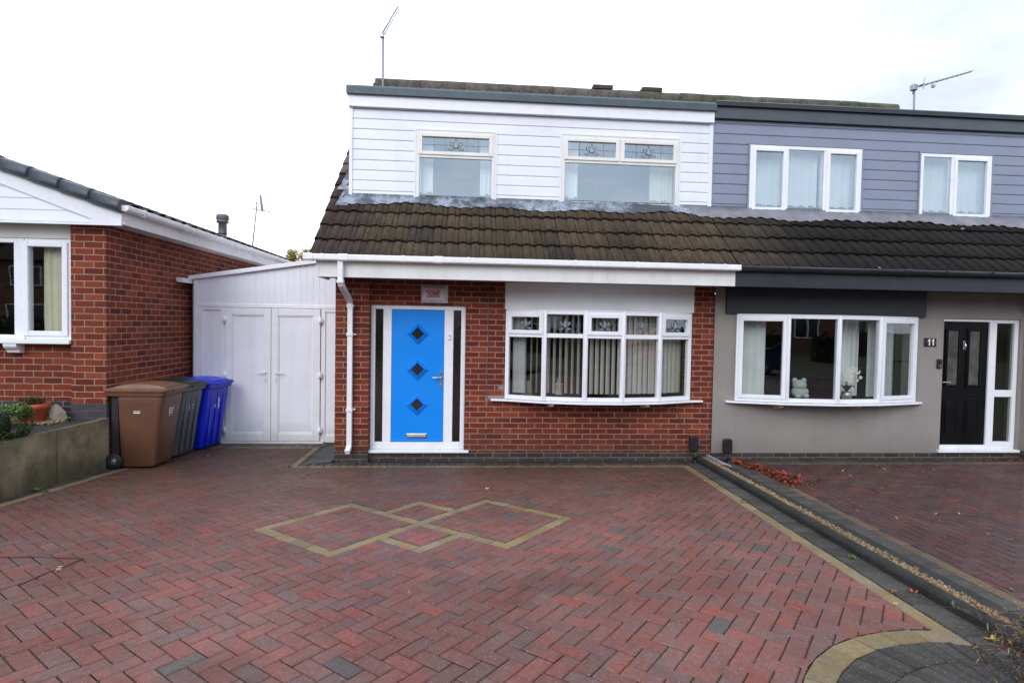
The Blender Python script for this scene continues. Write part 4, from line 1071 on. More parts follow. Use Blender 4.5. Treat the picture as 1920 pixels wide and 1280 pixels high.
# right-hand aerial
ae = tag(empty('tv_aerial', (10.71, 3.95, 6.3)), 'long toothed television aerial on a short mast above the grey dormer', 'aerial', 'television aerials')
AY = 3.2
m = MB(); m.tube([(10.72,AY,5.2),(10.71,AY,6.35),(10.70,AY,6.83)], .018, 8); m.build('mast', M['alu'], ae)
m = MB(); m.tube([(10.66,AY,6.80),(11.92,AY,7.20)], .010, 6)
for k in range(11):
    t = (k+1)/11; m.tube([(10.70+1.2*t, AY-.11+.03*t, 6.815+.38*t),(10.70+1.2*t, AY+.11-.03*t, 6.815+.38*t)], .006, 5); m.tube([(10.70+1.2*t, AY, 6.80+.38*t),(10.70+1.2*t, AY, 6.84+.38*t)], .008, 5)
m.build('boom', M['alu'], ae)
m = MB(); m.box(10.64, 10.74, AY-.05, AY+.05, 6.76, 6.87); m.tube([(10.78,AY-.14,6.74),(10.80,AY-.14,6.97)], .012, 6); m.tube([(10.78,AY+.14,6.74),(10.80,AY+.14,6.97)], .012, 6); m.tube([(10.79,AY-.14,6.85),(10.79,AY+.14,6.85)], .012, 6); m.box(11.08, 11.13, AY-.03, AY+.03, 6.84, 6.90)
m.build('clamp', M['dark_metal'], ae, .01)

# ================================================================== WHITE LEAN-TO
GY = 1.47
ln = tag(empty('lean_to', (-1.4, GY, 0)), 'white panelled lean-to with double doors between the bungalow and brick house', 'lean-to')
def zr(x): return 2.535 + (x+2.52)*(2.875-2.535)/(2.52-.37)
m = MB()
m.box(-2.525, -2.465, GY-.03, GY+.05, -.06, 2.50); m.box(-2.465, -.30, GY-.025, GY+.05, 2.08, 2.135)
m.box(-2.465, -2.385, GY-.02, GY+.03, -.06, 2.08); m.box(-2.125, -2.045, GY-.02, GY+.03, -.06, 2.08); m.box(-.575, -.505, GY-.02, GY+.03, -.06, 2.08)
m.box(-2.385, -2.125, GY-.018, GY+.03, -.06, .07); m.box(-.505, -.30, GY-.018, GY+.03, -.06, .06); m.box(-2.385, -2.125, GY-.018, GY+.03, 2.03, 2.08); m.box(-.505, -.30, GY-.018, GY+.03, 2.03, 2.08)
m.build('frame', M['upvc_lifted'], ln, .006)
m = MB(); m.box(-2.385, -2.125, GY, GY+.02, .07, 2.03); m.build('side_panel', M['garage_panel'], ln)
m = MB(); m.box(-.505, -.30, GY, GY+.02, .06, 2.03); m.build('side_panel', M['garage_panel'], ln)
m = MB(); x = -2.465
while x < -.30:
    x2 = min(x+.098, -.30); m.poly([(x+.004, GY-.012, 2.135), (x2-.004, GY-.012, 2.135), (x2-.004, GY-.012, zr(x2)-.03), (x+.004, GY-.012, zr(x)-.03)])
    m.poly([(x-.004, GY-.003, 2.135), (x+.004, GY-.012, 2.135), (x+.004, GY-.012, zr(x)-.03), (x-.004, GY-.003, zr(x)-.03)])
    m.poly([(x2-.004, GY-.012, 2.135), (x2, GY-.003, 2.135), (x2, GY-.003, zr(x2)-.03), (x2-.004, GY-.012, zr(x2)-.03)])
    x = x2
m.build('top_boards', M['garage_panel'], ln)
m = MB(); a0, a1 = -2.585, -.13
m.loft([[(a0,GY-.07,zr(a0)-.035),(a0,GY-.07,zr(a0)+.03),(a0,5.5,zr(a0)+.03),(a0,5.5,zr(a0)-.035)],[(a1,GY-.07,zr(a1)-.035),(a1,GY-.07,zr(a1)+.03),(a1,5.5,zr(a1)+.03),(a1,5.5,zr(a1)-.035)]], 0, False); m.build('roof', M['upvc_lifted'], ln, .006)
m = MB(); m.prism([(-2.54, 2.505), (-2.632, 2.505), (-2.636, 2.49), (-2.625, 2.45), (-2.60, 2.435), (-2.54, 2.435)], 'y', GY-.34, 5.0); m.build('gutter', M['gutter_white'], ln)
m = MB(); m.box(-2.10, -.52, GY-.055, GY+.02, -.075, -.035); m.build('threshold', M['upvc_lifted'], ln, .004)
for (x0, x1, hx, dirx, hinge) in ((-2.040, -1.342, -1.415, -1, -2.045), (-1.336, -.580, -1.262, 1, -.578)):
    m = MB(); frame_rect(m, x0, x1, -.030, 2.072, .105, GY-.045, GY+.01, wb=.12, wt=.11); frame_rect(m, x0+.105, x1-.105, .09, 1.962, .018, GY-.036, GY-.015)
    dr = m.build('door', M['upvc_lifted'], ln, .008)
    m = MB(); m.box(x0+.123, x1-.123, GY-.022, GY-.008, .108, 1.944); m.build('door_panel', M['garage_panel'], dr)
    m = MB(); m.box(hx-.016, hx+.016, GY-.053, GY-.045, .905, 1.10); m.tube([(hx,GY-.05,1.06),(hx,GY-.09,1.06),(hx+dirx*.12,GY-.09,1.055)], .010, 8); m.build('handle', M['upvc_lifted'], dr, .004)
    m = MB(); m.tube([(hx,GY-.053,.945),(hx,GY-.056,.945)], .008, 8); m.build('lock', M['ink'], dr)
    for z in (.14, 1.02, 1.89):
        m = MB(); m.tube([(hinge,GY-.055,z-.055),(hinge,GY-.055,z+.055)], .020, 10); m.box(hinge-.034, hinge+.034, GY-.056, GY-.046, z-.03, z+.03); m.build('hinge', M['upvc_lifted'], dr)
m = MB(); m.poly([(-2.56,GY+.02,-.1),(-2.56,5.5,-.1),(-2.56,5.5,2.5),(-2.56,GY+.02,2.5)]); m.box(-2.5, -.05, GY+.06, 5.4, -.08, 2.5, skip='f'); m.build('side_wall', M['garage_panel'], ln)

# ================================================================== BUNGALOW
bg = tag(empty('bungalow', (-2.65, -.5, 0)), 'orange-red brick bungalow with white gable boards and dark verge tiles', 'bungalow', 'houses')
GZ = .62
m = MB()
m.box(-3.06, -2.65, -.50, -.38, .70, 3.02, skip='k')
m.poly([(-2.65,-.385,-.05),(-2.65,9.5,-.05),(-2.65,9.5,3.05),(-2.65,-.385,3.05)])
m.poly([(-2.65,-.50,-.05),(-2.65,-.385,-.05),(-2.65,-.385,.70),(-2.65,-.50,.70)])
holed_wall(m, -8.2, -3.06, .70, 3.02, [(-5.2, -3.06, 1.585, 3.0)], -.385, .15)
m.poly([(-8.2,-.385,.0),(-8.2,9.5,.0),(-8.2,9.5,3.05),(-8.2,-.385,3.05)]); m.poly([(-8.2,9.5,.0),(-2.65,9.5,.0),(-2.65,9.5,3.05),(-8.2,9.5,3.05)])
m.build('wall', M['brick_b'], bg)
m = MB(); m.box(-3.065, -2.648, -.506, -.38, .45, .83, 1); m.box(-8.2, -3.065, -.391, -.38, .45, .84, 0); m.build('plinth', [M['brick_blue'], brick_mat('painted_plinth', .24, .085, cols=[(0,(.050,.045,.052)),(1,(.085,.075,.085))], mortar=(.10,.09,.10), stain=.5, oz=.83-.17)], bg)
TB = math.tan(R(19)); APX = -5.42
def bz(x): return 3.225 + (min(-2.40-x, x+8.44))*TB          # top of the verge
m = MB(); BYF = -.62
xs = [-2.40, -2.55, APX, -8.29, -8.44]
# gable boards, soffit board, barge boards
z = 3.02
for k in range(9):
    z0, z1 = 3.02+k*.135, 3.02+(k+1)*.135
    def xin(zz): return -2.40-(zz+.19-3.225)/TB
    if xin(z0) < APX: break
    xa = xin(z1) if xin(z1) > APX else APX
    m.poly([(APX,BYF+.02,z0),(xin(z0),BYF+.02,z0),(xa,BYF+.028,z1-.004),(APX,BYF+.028,z1-.004)])
    m.poly([(APX,BYF+.028,z1-.004),(xa,BYF+.028,z1-.004),(xa,BYF+.02,z1),(APX,BYF+.02,z1)])
    m.poly([(APX,BYF+.02,z0),(-2*APX*-1+0-xin(z0) if False else 2*APX-xin(z0),BYF+.02,z0),(2*APX-xa,BYF+.028,z1-.004),(APX,BYF+.028,z1-.004)])
m.build('gable_boards', M['clad_white'], bg)
m = MB()
for sgn in (1, -1):
    def X(x): return x if sgn > 0 else 2*APX-x
    a, b_ = X(-2.40), X(APX)
    A = [(a,BYF,3.012),(a,BYF,3.215),(b_,BYF,bz(APX)-.012),(b_,BYF,bz(APX)-.20),(X(-2.74),BYF,3.055),(X(-2.74),BYF,3.012)]
    Bk = [(q[0], BYF+.024, q[2]) for q in A]
    m.loft([A, Bk], 0, False)
m.box(2*APX+2.40, -2.40, BYF-.004, BYF+.022, 2.985, 3.0115); m.box(-2.755, -2.735, BYF-.003, BYF+.01, 3.013, 3.10)
m.build('barge_board', M['upvc'], bg, .003)
m = MB(); m.box(-2.424, -2.40, BYF+.0245, 9.3, 3.005, 3.19); m.box(-2.65, -2.424, BYF+.03, 9.3, 3.012, 3.022); m.box(-8.2, -2.65, BYF+.03, -.36, 3.014, 3.024); m.build('fascia', M['fascia_white'], bg, .003)
m = MB(); m.prism([(-2.398, 3.225), (-2.30, 3.225), (-2.296, 3.21), (-2.30, 3.175), (-2.325, 3.155), (-2.375, 3.155), (-2.398, 3.17)], 'y', BYF-.03, 9.3, 0, False); go = m.build('gutter', M['gutter_white'], bg, .003)
for y in (-.30, .75, 1.9, 3.2, 4.6, 6.0): m = MB(); m.prism([(-2.396, 3.232), (-2.292, 3.232), (-2.286, 3.20), (-2.315, 3.145), (-2.38, 3.145), (-2.396, 3.16)], 'y', y-.02, y+.02); m.build('gutter_bracket', M['gutter_white'], go)
# roof slopes with rounded dark verge tiles
m = MB()
def bt(x, s): k = rnd.uniform(.8, 1.2); return (.040*k, .038*k, .036*k)
ncs = 10; slope = (-2.36-APX)/math.cos(R(19)); gq = slope/ncs
for sgn in (1, -1):
    for c in range(ncs):
        s0, s1 = c*gq, (c+1)*gq+.01
        yy = BYF+.1; wv = 0
        while yy < 9.3:
            col = bt(0, 0); y2 = yy+.30
            for (fa, ha, fb, hb) in ((0,.0,.3,.03),(.3,.03,.6,.028),(.6,.028,.72,.0),(.72,.0,1,.0)):
                def P(s, f, hh):
                    x = -2.36-s*math.cos(R(19)); x = x if sgn > 0 else 2*APX-x
                    return (x, yy+.30*f, 3.215+s*math.sin(R(19))+hh+(0.028 if s == s0 else .0))
                m.poly([P(s0,fa,ha),P(s0,fb,hb),P(s1,fb,hb),P(s1,fa,ha)], 0, False, col)
            q0 = P(s0,0,0); q1 = P(s0,1,0); m.poly([q0, q1, (q1[0],q1[1],q1[2]-.035), (q0[0],q0[1],q0[2]-.035)], 0, False, (.018,.017,.016))
            yy = y2
m.build('roof', M['tile_old'], bg)
m = MB(); n = 9; Lv = slope+.02
for sgn in (1, -1):
    for i in range(n):
        a0_, a1_ = Lv*i/n, Lv*(i+1)/n+.025
        secs = []
        for (s, e) in ((a0_, .008), (a0_+.03, .006), (a1_, 0)):
            x = -2.385-s*math.cos(R(19)); x = x if sgn > 0 else 2*APX-x
            z = 3.245+s*math.sin(R(19))+e
            prof = [(.12,.0),(.06,.035),(.0,.038),(-.05,.02),(-.075-e,-.03),(-.078-e,-.10),(-.045,-.125),(.0,-.125)]
            secs.append([(x, BYF+py_, z+pz_+e) for py_, pz_ in prof])
        m.loft(secs, 0, True)
m.build('verge_tile', pbr('dark_slate_verge', (.036,.045,.058), .42, .2, 6, bump=.2, bscale=50), bg)
# window
wn = MB(); WY = -.43
wn.box(-3.17, -3.075, WY, WY+.08, 1.60, 2.83)
frame_rect(wn, -3.64, -3.17, 1.60, 2.83, .045, WY+.001, WY+.08); wn.box(-3.71, -3.64, WY-.01, WY+.08, 1.60, 2.83)
frame_rect(wn, -4.40, -3.71, 1.60, 2.83, .055, WY+.001, WY+.08); wn.box(-4.47, -4.40, WY-.01, WY+.08, 1.6, 2.83); frame_rect(wn, -5.2, -4.47, 1.60, 2.83, .055, WY+.001, WY+.08)
bw = wn.build('window', M['upvc'], bg, .006)
c = MB(); frame_rect(c, -3.655, -3.135, 1.645, 2.795, .062, WY-.018, WY+.05); c.build('casement', M['upvc'], bw, .008)
pane('pane', M['g_low'], bw, -3.593, -3.197, 1.707, 2.733, WY+.012); pane('pane', M['g_low'], bw, -4.345, -3.765, 1.655, 2.775, WY+.012); pane('pane', M['g_low'], bw, -5.145, -4.525, 1.655, 2.775, WY+.012)
s = MB(); s.box(-5.3, -3.068, WY-.10, WY+.08, 1.552, 1.598); s.build('sill', M['upvc'], bw, .006)
corbel(bw, -3.76, 1.55, 0, M['fascia_white'], .17, 0, 0) if False else None
m = MB(); m.prism([(-.386, 1.55), (-.52, 1.55), (-.52, 1.515), (-.50, 1.49), (-.47, 1.47), (-.46, 1.44), (-.386, 1.43)], 'x', -3.83, -3.68); m.build('bracket', M['fascia_white'], bw)
b = MB(); b.box(-5.25, -3.062, -.435, -.36, 2.835, 3.010); b.build('canopy_board', pbr('cream_board', (.55,.54,.48), .5, .06, 2), bg)
r_ = MB(); r_.box(-5.3, -3.0, .3, 3, .7, 2.95, skip='f'); r_.build('front_room', M['room_dark'], bg)
# flue
FX, FYY = -2.735, 2.95
fz = 3.185+(-2.36-FX)*TB-.09
m = MB(); m.lathe([(.075,fz-.05),(.075,fz+.17),(.068,fz+.17),(.068,fz+.40)], 20, ctr=(FX,FYY,0)); fo = m.build('flue_pipe', M['lead_dull'], bg)
m = MB(); m.lathe([(.072,fz+.20),(.078,fz+.22),(.072,fz+.24),(.070,fz+.40),(.10,fz+.41),(.104,fz+.44),(.092,fz+.45),(.106,fz+.47),(.108,fz+.53),(.085,fz+.56),(.02,fz+.57)], 20, ctr=(FX,FYY,0)); m.build('flue_cap', M['flue'], fo)
mb = MB(); curtain_mesh(mb, -3.50, -3.17, 1.70, 2.75, -.30, .014, .09); tag(mb.build('curtain', M['curtain_cream'], None), 'cream curtain in the bungalow window beside its brick pier', 'curtain')
bg.rotation_euler.z = R(-.35)
# far aerial
ae = tag(empty('tv_aerial', (-3.2, 5.7, 3.5)), 'small distant television aerial beyond the bungalow roof', 'aerial', 'television aerials')
m = MB(); m.tube([(-3.22,5.7,3.3),(-3.10,5.7,4.50)], .015, 6); m.build('mast', M['alu'], ae)
m = MB(); m.tube([(-3.19,5.7,4.42),(-2.80,5.7,4.36)], .010, 5)
for k in range(8): m.tube([(-3.17+.05*k,5.62,4.42-.008*k),(-3.17+.05*k,5.78,4.42-.008*k)], .003, 4)
m.tube([(-3.11,5.7,4.52),(-3.11,5.7,4.58)], .014, 6); m.build('boom', M['alu'], ae)
m = MB(); m.poly([(-3.03,5.66,4.73),(-3.00,5.7,4.73),(-2.955,5.74,4.38),(-3.0,5.66,4.38)]); m.tube([(-3.03,5.7,4.75),(-2.98,5.7,4.36)], .012, 6); m.tube([(-3.09,5.7,4.55),(-3.02,5.7,4.55)], .008, 5); m.build('reflector', M['dark_metal'], ae)

# ================================================================== RAISED FRONT GARDEN OF THE BUNGALOW
def wx(y): return lx(y, -2.645)
rw = tag(empty('retaining_wall', (-2.7, -1.6, 0)), 'mossy concrete panel retaining wall beside the brown bin', 'wall')
ye = [-.47, -1.235, -1.96, -2.7, -3.45, -4.2, -4.95, -5.7]
for i in range(len(ye)-1):
    y0, y1 = ye[i]-.004, ye[i+1]+.006; tx = rnd.uniform(-.004, .004)
    m = MB(); t = .055
    A = [(wx(y0)+tx, y0, gz(y0)-.05), (wx(y0)-t, y0, gz(y0)-.05), (wx(y0)-t, y0, .652), (wx(y0)+tx, y0, .652)]
    Bq = [(wx(y1)-tx, y1, gz(y1)-.05), (wx(y1)-t, y1, gz(y1)-.05), (wx(y1)-t, y1, .646+rnd.uniform(-.006,.006)), (wx(y1)-tx, y1, .646)]
    m.loft([A, Bq], 0, False); m.build('concrete_panel', M['concrete'], rw, .008)
m = MB(); m.poly([(-9,-6,GZ),(wx(-6)-.05,-6,GZ),(wx(-.47)-.05,-.47,GZ),(-2.66,-.40,GZ),(-9,-.40,GZ)]); structure(m.build('garden_path', M['tarmac']), 'dark tarmac path behind the retaining wall')
m = MB(); m.poly([(-9,-9.2,gz(-9)),(-3.7,-9.2,gz(-9)),(wx(-6)-.03,-6,GZ),(-9,-6,GZ)]); structure(m.build('garden_slope', M['ground']), 'soil slope at the end of the bungalow garden')
# gravel patch
gv = MB()
def pebble(mb, x, y, z, r, col):
    pts = []
    for k in range(6): pts.append((rnd.uniform(.7,1.2)*math.cos(k*math.pi/3)*r, rnd.uniform(.7,1.2)*math.sin(k*math.pi/3)*r))
    i0 = [mb.vert((x+a, y+b, z-r*.3)) for a, b in pts]; i1 = [mb.vert((x+a*.6, y+b*.6, z+r*.55*rnd.uniform(.7,1.2))) for a, b in pts]
    for k in range(6): mb.face((i0[k], i0[(k+1)%6], i1[(k+1)%6], i1[k]), 0, False, col)
    mb.face(i1, 0, False, col)
def gcol():
    t = rnd.random(); k = rnd.uniform(.7, 1.25)
    c = (.42,.27,.12) if t < .5 else ((.50,.40,.26) if t < .8 else (.28,.15,.06))
    return tuple(a*k*.52 for a in c)
for i in range(1100):
    y = rnd.uniform(-.86, -.40); x = rnd.uniform(-4.1, -3.07); pebble(gv, x, y, GZ+.012+rnd.uniform(0,.02), rnd.uniform(.010,.020), gcol())
stuff(gv.build('gravel', M['gravelmat']), 'golden gravel patch by the bungalow wall and flower pot', 'gravel')
# pot with plant
pot = MB(); PX, PY = -3.36, -.70
pot.lathe([(.10,GZ+.005),(.115,GZ+.02),(.150,GZ+.17),(.162,GZ+.175),(.170,GZ+.235),(.160,GZ+.238),(.150,GZ+.20),(.02,GZ+.195)], 28, ctr=(PX,PY,0))
tag(pot.build('plant_pot', M['terracotta'], None), 'round terracotta coloured plant pot on gravel below the bungalow window', 'plant pot')
def leaf(mb, p, d, l, w, col, roll=0):
    d = Vector(d).normalized(); a = d.cross(Vector((rnd.uniform(-.3,.3), rnd.uniform(-.3,.3), 1))).normalized(); nrm = a.cross(d)
    p = Vector(p); b = p+d*l*.5+nrm*l*.08
    mb.poly([p, b-a*w*.5, p+d*l, b+a*w*.5], 0, False, col)
pp_ = MB()
for i in range(240):
    an = rnd.uniform(0, 6.28); rr = rnd.uniform(0, .13); el = rnd.uniform(.3, 1.4)
    p0 = (PX+rr*math.cos(an), PY+rr*math.sin(an), GZ+.20+rnd.uniform(0,.08)); k = rnd.uniform(.6, 1.2)
    c = (.06*k,.065*k,.022*k) if rnd.random() < .65 else (.10*k,.05*k,.025*k)
    leaf(pp_, p0, (math.cos(an)*math.cos(el), math.sin(an)*math.cos(el), math.sin(el)), rnd.uniform(.03,.07), .018, c)
tag(pp_.build('potted_plant', M['leafy'], None), 'straggly low plant growing in the terracotta pot', 'plant')
# black kerb-side lantern stub behind the hedge
st = MB(); SX, SY = -3.14, -.62
secs = []
for k, (z, r) in enumerate(((0,.085),(.06,.092),(.13,.075),(.18,.05),(.215,.015))):
    secs.append([(SX+r*(1+.25*math.sin(j*2.1+k))*math.cos(j*math.pi/4)*1.05-.02*z*3, SY+r*.7*(1+.2*math.sin(j*1.3+k))*math.sin(j*math.pi/4), GZ+z) for j in range(8)])
st.loft(secs, 0, False); tag(st.build('boulder', M['stone'], None), 'pointed rough stone leaning by the bungalow brick pier', 'stone')
# clipped hedge
hd = tag(empty('box_hedge', (-3.15, -1.75, GZ)), 'clipped green box hedge above the concrete retaining wall', 'hedge')
hm = MB(); cxh, cyh = -3.07, -1.90
def hpt(u, v):
    # superellipsoid surface
    def sg(a, e): return math.copysign(abs(a)**e, a)
    return (.335*sg(math.cos(v), .45)*sg(math.cos(u), .45), .42*sg(math.cos(v), .45)*sg(math.sin(u), .45), .185*sg(math.sin(v), .5))
for i in range(6500):
    u, v = rnd.uniform(-math.pi, math.pi), math.asin(rnd.uniform(-.9, 1)); q = hpt(u, v); k = 1-abs(rnd.gauss(0, .09)); bump_ = .04*math.sin(q[0]*17+q[2]*9)*math.sin(q[1]*13)
    p0 = (cxh+q[0]*k+bump_, cyh+q[1]*k, GZ+.165+q[2]*k+bump_*.7); el = Vector(q).normalized()+Vector((rnd.gauss(0,.6),rnd.gauss(0,.6),rnd.gauss(.2,.6)))
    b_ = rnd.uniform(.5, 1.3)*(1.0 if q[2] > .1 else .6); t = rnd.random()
    c = (.055*b_,.135*b_,.024*b_) if t < .70 else ((.10*b_,.16*b_,.030*b_) if t < .96 else (.26,.32,.09))
    if p0[0] > wx(p0[1])-.03 and p0[2] < .655: continue
    leaf(hm, p0, el, rnd.uniform(.022,.042), .019, c)
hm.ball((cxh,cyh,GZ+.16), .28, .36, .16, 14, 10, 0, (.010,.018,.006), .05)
hm.build('foliage', M['leafy'], hd)
sh = MB()
for i in range(1500):
    q = Vector((rnd.gauss(0,1),rnd.gauss(0,1),rnd.gauss(0,1))).normalized()*rnd.uniform(.6,1); k = rnd.uniform(.7,1.2)
    leaf(sh, (-3.66+q.x*.20, -1.15+q.y*.22, GZ+.18+q.z*.17), q+Vector((0,0,.4)), rnd.uniform(.03,.05), .022, (.035*k,.085*k,.016*k))
tag(sh.build('shrub', M['leafy'], None), 'small bright green shrub behind the clipped hedge', 'shrub')
bs = MB(); bs.lathe([(.05,GZ),(.05,GZ+.14),(.075,GZ+.15),(.072,GZ+.19),(.04,GZ+.22),(.01,GZ+.225)], 16, ctr=(-3.43,-1.02,0))
tag(bs.build('garden_light', M['black_plastic'], None), 'stubby black garden light between the hedge and terracotta pot', 'garden light')

# ================================================================== WHEELIE BINS
def wheelie(x, y, rot, body, lidm, label, stripes=True, scale=1.0, logo=0):
    """front of the bin faces local -y"""
    root = tag(empty('wheelie_bin', (0,0,0)), label, 'wheelie bin', 'wheelie bins beside the bungalow wall')
    def ring(w, d, z, r, yo=0, n=5):
        pts = []
        for sx_, sy_, a0 in ((1,1,0),(-1,1,90),(-1,-1,180),(1,-1,270)):
            for k in range(n):
                a = R(a0+90*k/(n-1)); pts.append((sx_*(w/2-r)+r*math.cos(a), yo+sy_*(d/2-r)+r*math.sin(a), z))
        return pts
    m = MB()
    m.loft([ring(.455,.375,.03,.05,-.0425), ring(.475,.40,.045,.05,-.045), ring(.500,.4725,.50,.05,-.066), ring(.525,.53,.83,.05,-.09), ring(.535,.545,.905,.05,-.09)], 0, True)
    m.loft([ring(.535,.545,.905,.05,-.09), ring(.575,.70,.915,.05,-.045), ring(.580,.715,.965,.05,-.05), ring(.555,.69,.972,.05,-.05)], 0, False)
    # handle block and wheel arches
    m.box(-.25, .25, .285, .37, .925, .975)
    m.tube([(-.25,.355,.955),(.25,.355,.955)], .018, 8)
    m.build('body', body, root, .006)
    m = MB(); m.box(-.245, .245, .165, .250, .06, .912); m.build('rear_gap_shade', M['rubber'], root, .006)  # black box standing in for the dark gap shadow behind the body
    m = MB()
    def lring(w, d, z, yo=-.05, r=.06): return ring(w, d, z, r, yo)
    m.loft([lring(.600,.745,.965), lring(.612,.757,.972), lring(.612,.757,.998), lring(.585,.73,1.008)], 0, False)
    secs = []
    for k in range(9):
        t = k/8; yy = -.385+t*.66; hgt = 1.006+.062*math.sin(math.pi*min(1, t*.92+.06))**.6
        secs.append([(-.235, yy, 1.004), (-.225, yy, hgt-.012), (-.12, yy, hgt), (.12, yy, hgt), (.225, yy, hgt-.012), (.235, yy, 1.004)])
    m.loft(secs, 0, False)
    m.box(-.20, -.10, .30, .37, .975, 1.012); m.box(.10, .20, .30, .37, .975, 1.012)
    m.box(-.14, .14, -.445, -.405, .968, .990)
    m.build('lid', lidm, root, .008)
    for s in (-1, 1):
        m = MB(); m.M = Matrix.Translation((s*.268, .205, .104)) @ Matrix.Rotation(R(90), 4, 'Y')
        m.lathe([(.052,-.026),(.085,-.030),(.098,-.020),(.100,0),(.098,.020),(.085,.030),(.052,.026)], 28); w = m.build('wheel', M['rubber'], root)
        m = MB(); m.M = Matrix.Translation((s*.268, .205, .104)) @ Matrix.Rotation(R(90), 4, 'Y')
        m.lathe([(.02,-.034),(.03,-.030),(.045,-.020),(.056,-.029),(.056,.029),(.045,.020),(.03,.030),(.02,.034)], 24); m.build('hub', M['dark_metal'], w)
    m = MB(); m.tube([(-.262,.205,.104),(.262,.205,.104)], .012, 8); m.build('axle', M['dark_metal'], root)
    # printed marks on the front
    def fy(z): return -(.232+(z-.03)*.152)-.006
    m = MB()
    def mark(x0, x1, z0, z1): m.poly([(x0, fy(z0), z0), (x1, fy(z0), z0), (x1, fy(z1), z1), (x0, fy(z1), z1)])
    if logo == 1:
        for (a, b_, c, d_) in ((-.055,-.035,.66,.75),(-.03,.05,.72,.735),(-.03,.055,.695,.705),(-.03,.045,.665,.68),(.03,.05,.735,.75),(-.06,.05,.64,.645)): mark(a, b_, c, d_)
    elif logo == 2:
        for (a, b_, c, d_) in ((-.05,-.04,.64,.72),(.0,.05,.70,.712),(.03,.055,.66,.67)): mark(a, b_, c, d_)
    else:
        for (a, b_, c, d_) in ((-.06,-.01,.66,.665),(-.06,.0,.635,.65),(-.06,.01,.615,.62),(.02,.05,.64,.75),(.0,.03,.73,.77),(.03,.06,.60,.64)): mark(a, b_, c, d_)
    m.build('printed_logo', M['white_print'], root)
    if logo == 1:
        m = MB(); m.box(-.2645, -.2600, -.10, -.02, .70, .712); 
        for q in range(4): m.box(-.2642, -.2600, -.10+.02*q, -.085+.02*q, .722, .73)
        m.build('printed_mark', M['white_print'], root)
    if logo != 1:
        m = MB()
        for xx in (-.13, 0, .13): m.prism([(-.235-.02, .06), (-.262-.01, .08), (-.36, .85), (-.34, .86)], 'x', xx-.022, xx+.022)
        m.build('moulded_rib', body, root, .01)
    root.location = (x, y, gz(y)); root.rotation_euler.z = rot
    return root
wheelie(-2.36, -.235, R(90), M['bin_brown'], M['bin_brown_lid'], 'brown wheelie bin with brown lid beside the concrete retaining wall', logo=1)
wheelie(-2.40, .42, R(85), M['bin_grey'], M['bin_green_lid'], 'dark grey wheelie bin with green lid between the brown and blue bins', logo=2)
wheelie(-2.30, 1.055, R(78), M['bin_blue'], M['bin_blue'], 'bright blue wheelie bin nearest the white lean-to doors', logo=3)

# ================================================================== DIVIDER BETWEEN THE DRIVES
kb = MB(); n = 12
for i in range(n):
    y0 = .0-(9.2*i/n); y1 = .0-(9.2*(i+1)/n)+.006
    def K(y): return 4.995+.060*(y+.0)
    dz = rnd.uniform(-.003, .003)
    prof = [(0,-.03),(-.004,.045),(.012,.064),(.045,.072),(.075,.066),(.088,.05),(.09,-.03)]
    kb.loft([[(K(y0)+a, y0, gz(y0)+b+dz) for a, b in prof], [(K(y1)+a, y1, gz(y1)+b+dz) for a, b in prof]], 0, False)
structure(kb.build('dividing_kerb', M['kerb'], None, .006), 'dark mossy kerb stones between the two drives')
m = MB(); m.loft([[(5.085,.0,-.02),(5.085,.0,.03),(5.28,.0,.03),(5.28,.0,-.02)],[(4.53,-9.2,gz(-9.2)-.02),(4.53,-9.2,gz(-9.2)+.03),(4.80,-9.2,gz(-9.2)+.03),(4.80,-9.2,gz(-9.2)-.02)]], 0, False)
structure(m.build('divider_bed', M['kerb']), 'narrow bed behind the dividing kerb')
m = MB(); m.loft([[(5.16,.03,.0),(5.16,.03,.085),(5.21,.03,.085),(5.21,.03,.0)],[(5.20,-.42,.0),(5.20,-.42,.07),(5.25,-.42,.07),(5.25,-.42,.0)],[(5.30,-.50,0),(5.30,-.50,.04),(5.33,-.46,.04),(5.33,-.46,0)]], 0, False)
tag(m.build('edging_slab', M['slab'], None, .004), 'pale grey edging slab at the wall end of the gravel strip', 'edging')
gv = MB()
for i in range(5200):
    t = rnd.random()**.8; y = -.05-5.9*(1-t); xk = 5.085+.060*y
    x = xk+.006+abs(rnd.gauss(.036, .026)); pebble(gv, x, y, gz(y)+.036+rnd.uniform(0,.022)-abs(x-xk-.05)*.10, rnd.uniform(.006,.012), gcol())
stuff(gv.build('gravel', M['gravelmat']), 'line of golden gravel along the kerb between the drives', 'gravel')

def spike_light(x, y, label, w=.125, d=.05, hgt=.20, z0=.14):
    o = tag(empty('garden_light', (x, y, gz(y))), label, 'garden light', 'black boxes on stakes by the party wall')
    m = MB(); zz = gz(y)+z0; r = .03; pts = []
    for sx_, sz_, a0 in ((1,1,0),(-1,1,90),(-1,-1,180),(1,-1,270)):
        for k in range(4):
            a = R(a0+30*k); pts.append((x+sx_*(w/2-r)+r*math.cos(a), zz+hgt/2+sz_*(hgt/2-r)+r*math.sin(a)))
    m.loft([[(a, y+d/2, b) for a, b in pts], [(a, y-d/2, b) for a, b in pts], [(x+(a-x)*.9, y-d/2-.012, zz+hgt/2+(b-zz-hgt/2)*.93) for a, b in pts]], 0, False)
    m.build('housing', M['black_plastic'], o, .004)
    m = MB(); m.tube([(x+.03,y,gz(y)-.03),(x+.03,y,zz+.01)], .016, 8); m.tube([(x-.01,y-.02,gz(y)+.02),(x,y-.01,zz+.01)], .006, 6); m.build('stake', M['black_plastic'], o)
    m = MB(); m.lathe([(.035,0),(.035,.02),(.018,.035)], 12, ctr=(x+.03,y,gz(y))); m.build('base', M['black_plastic'], o)
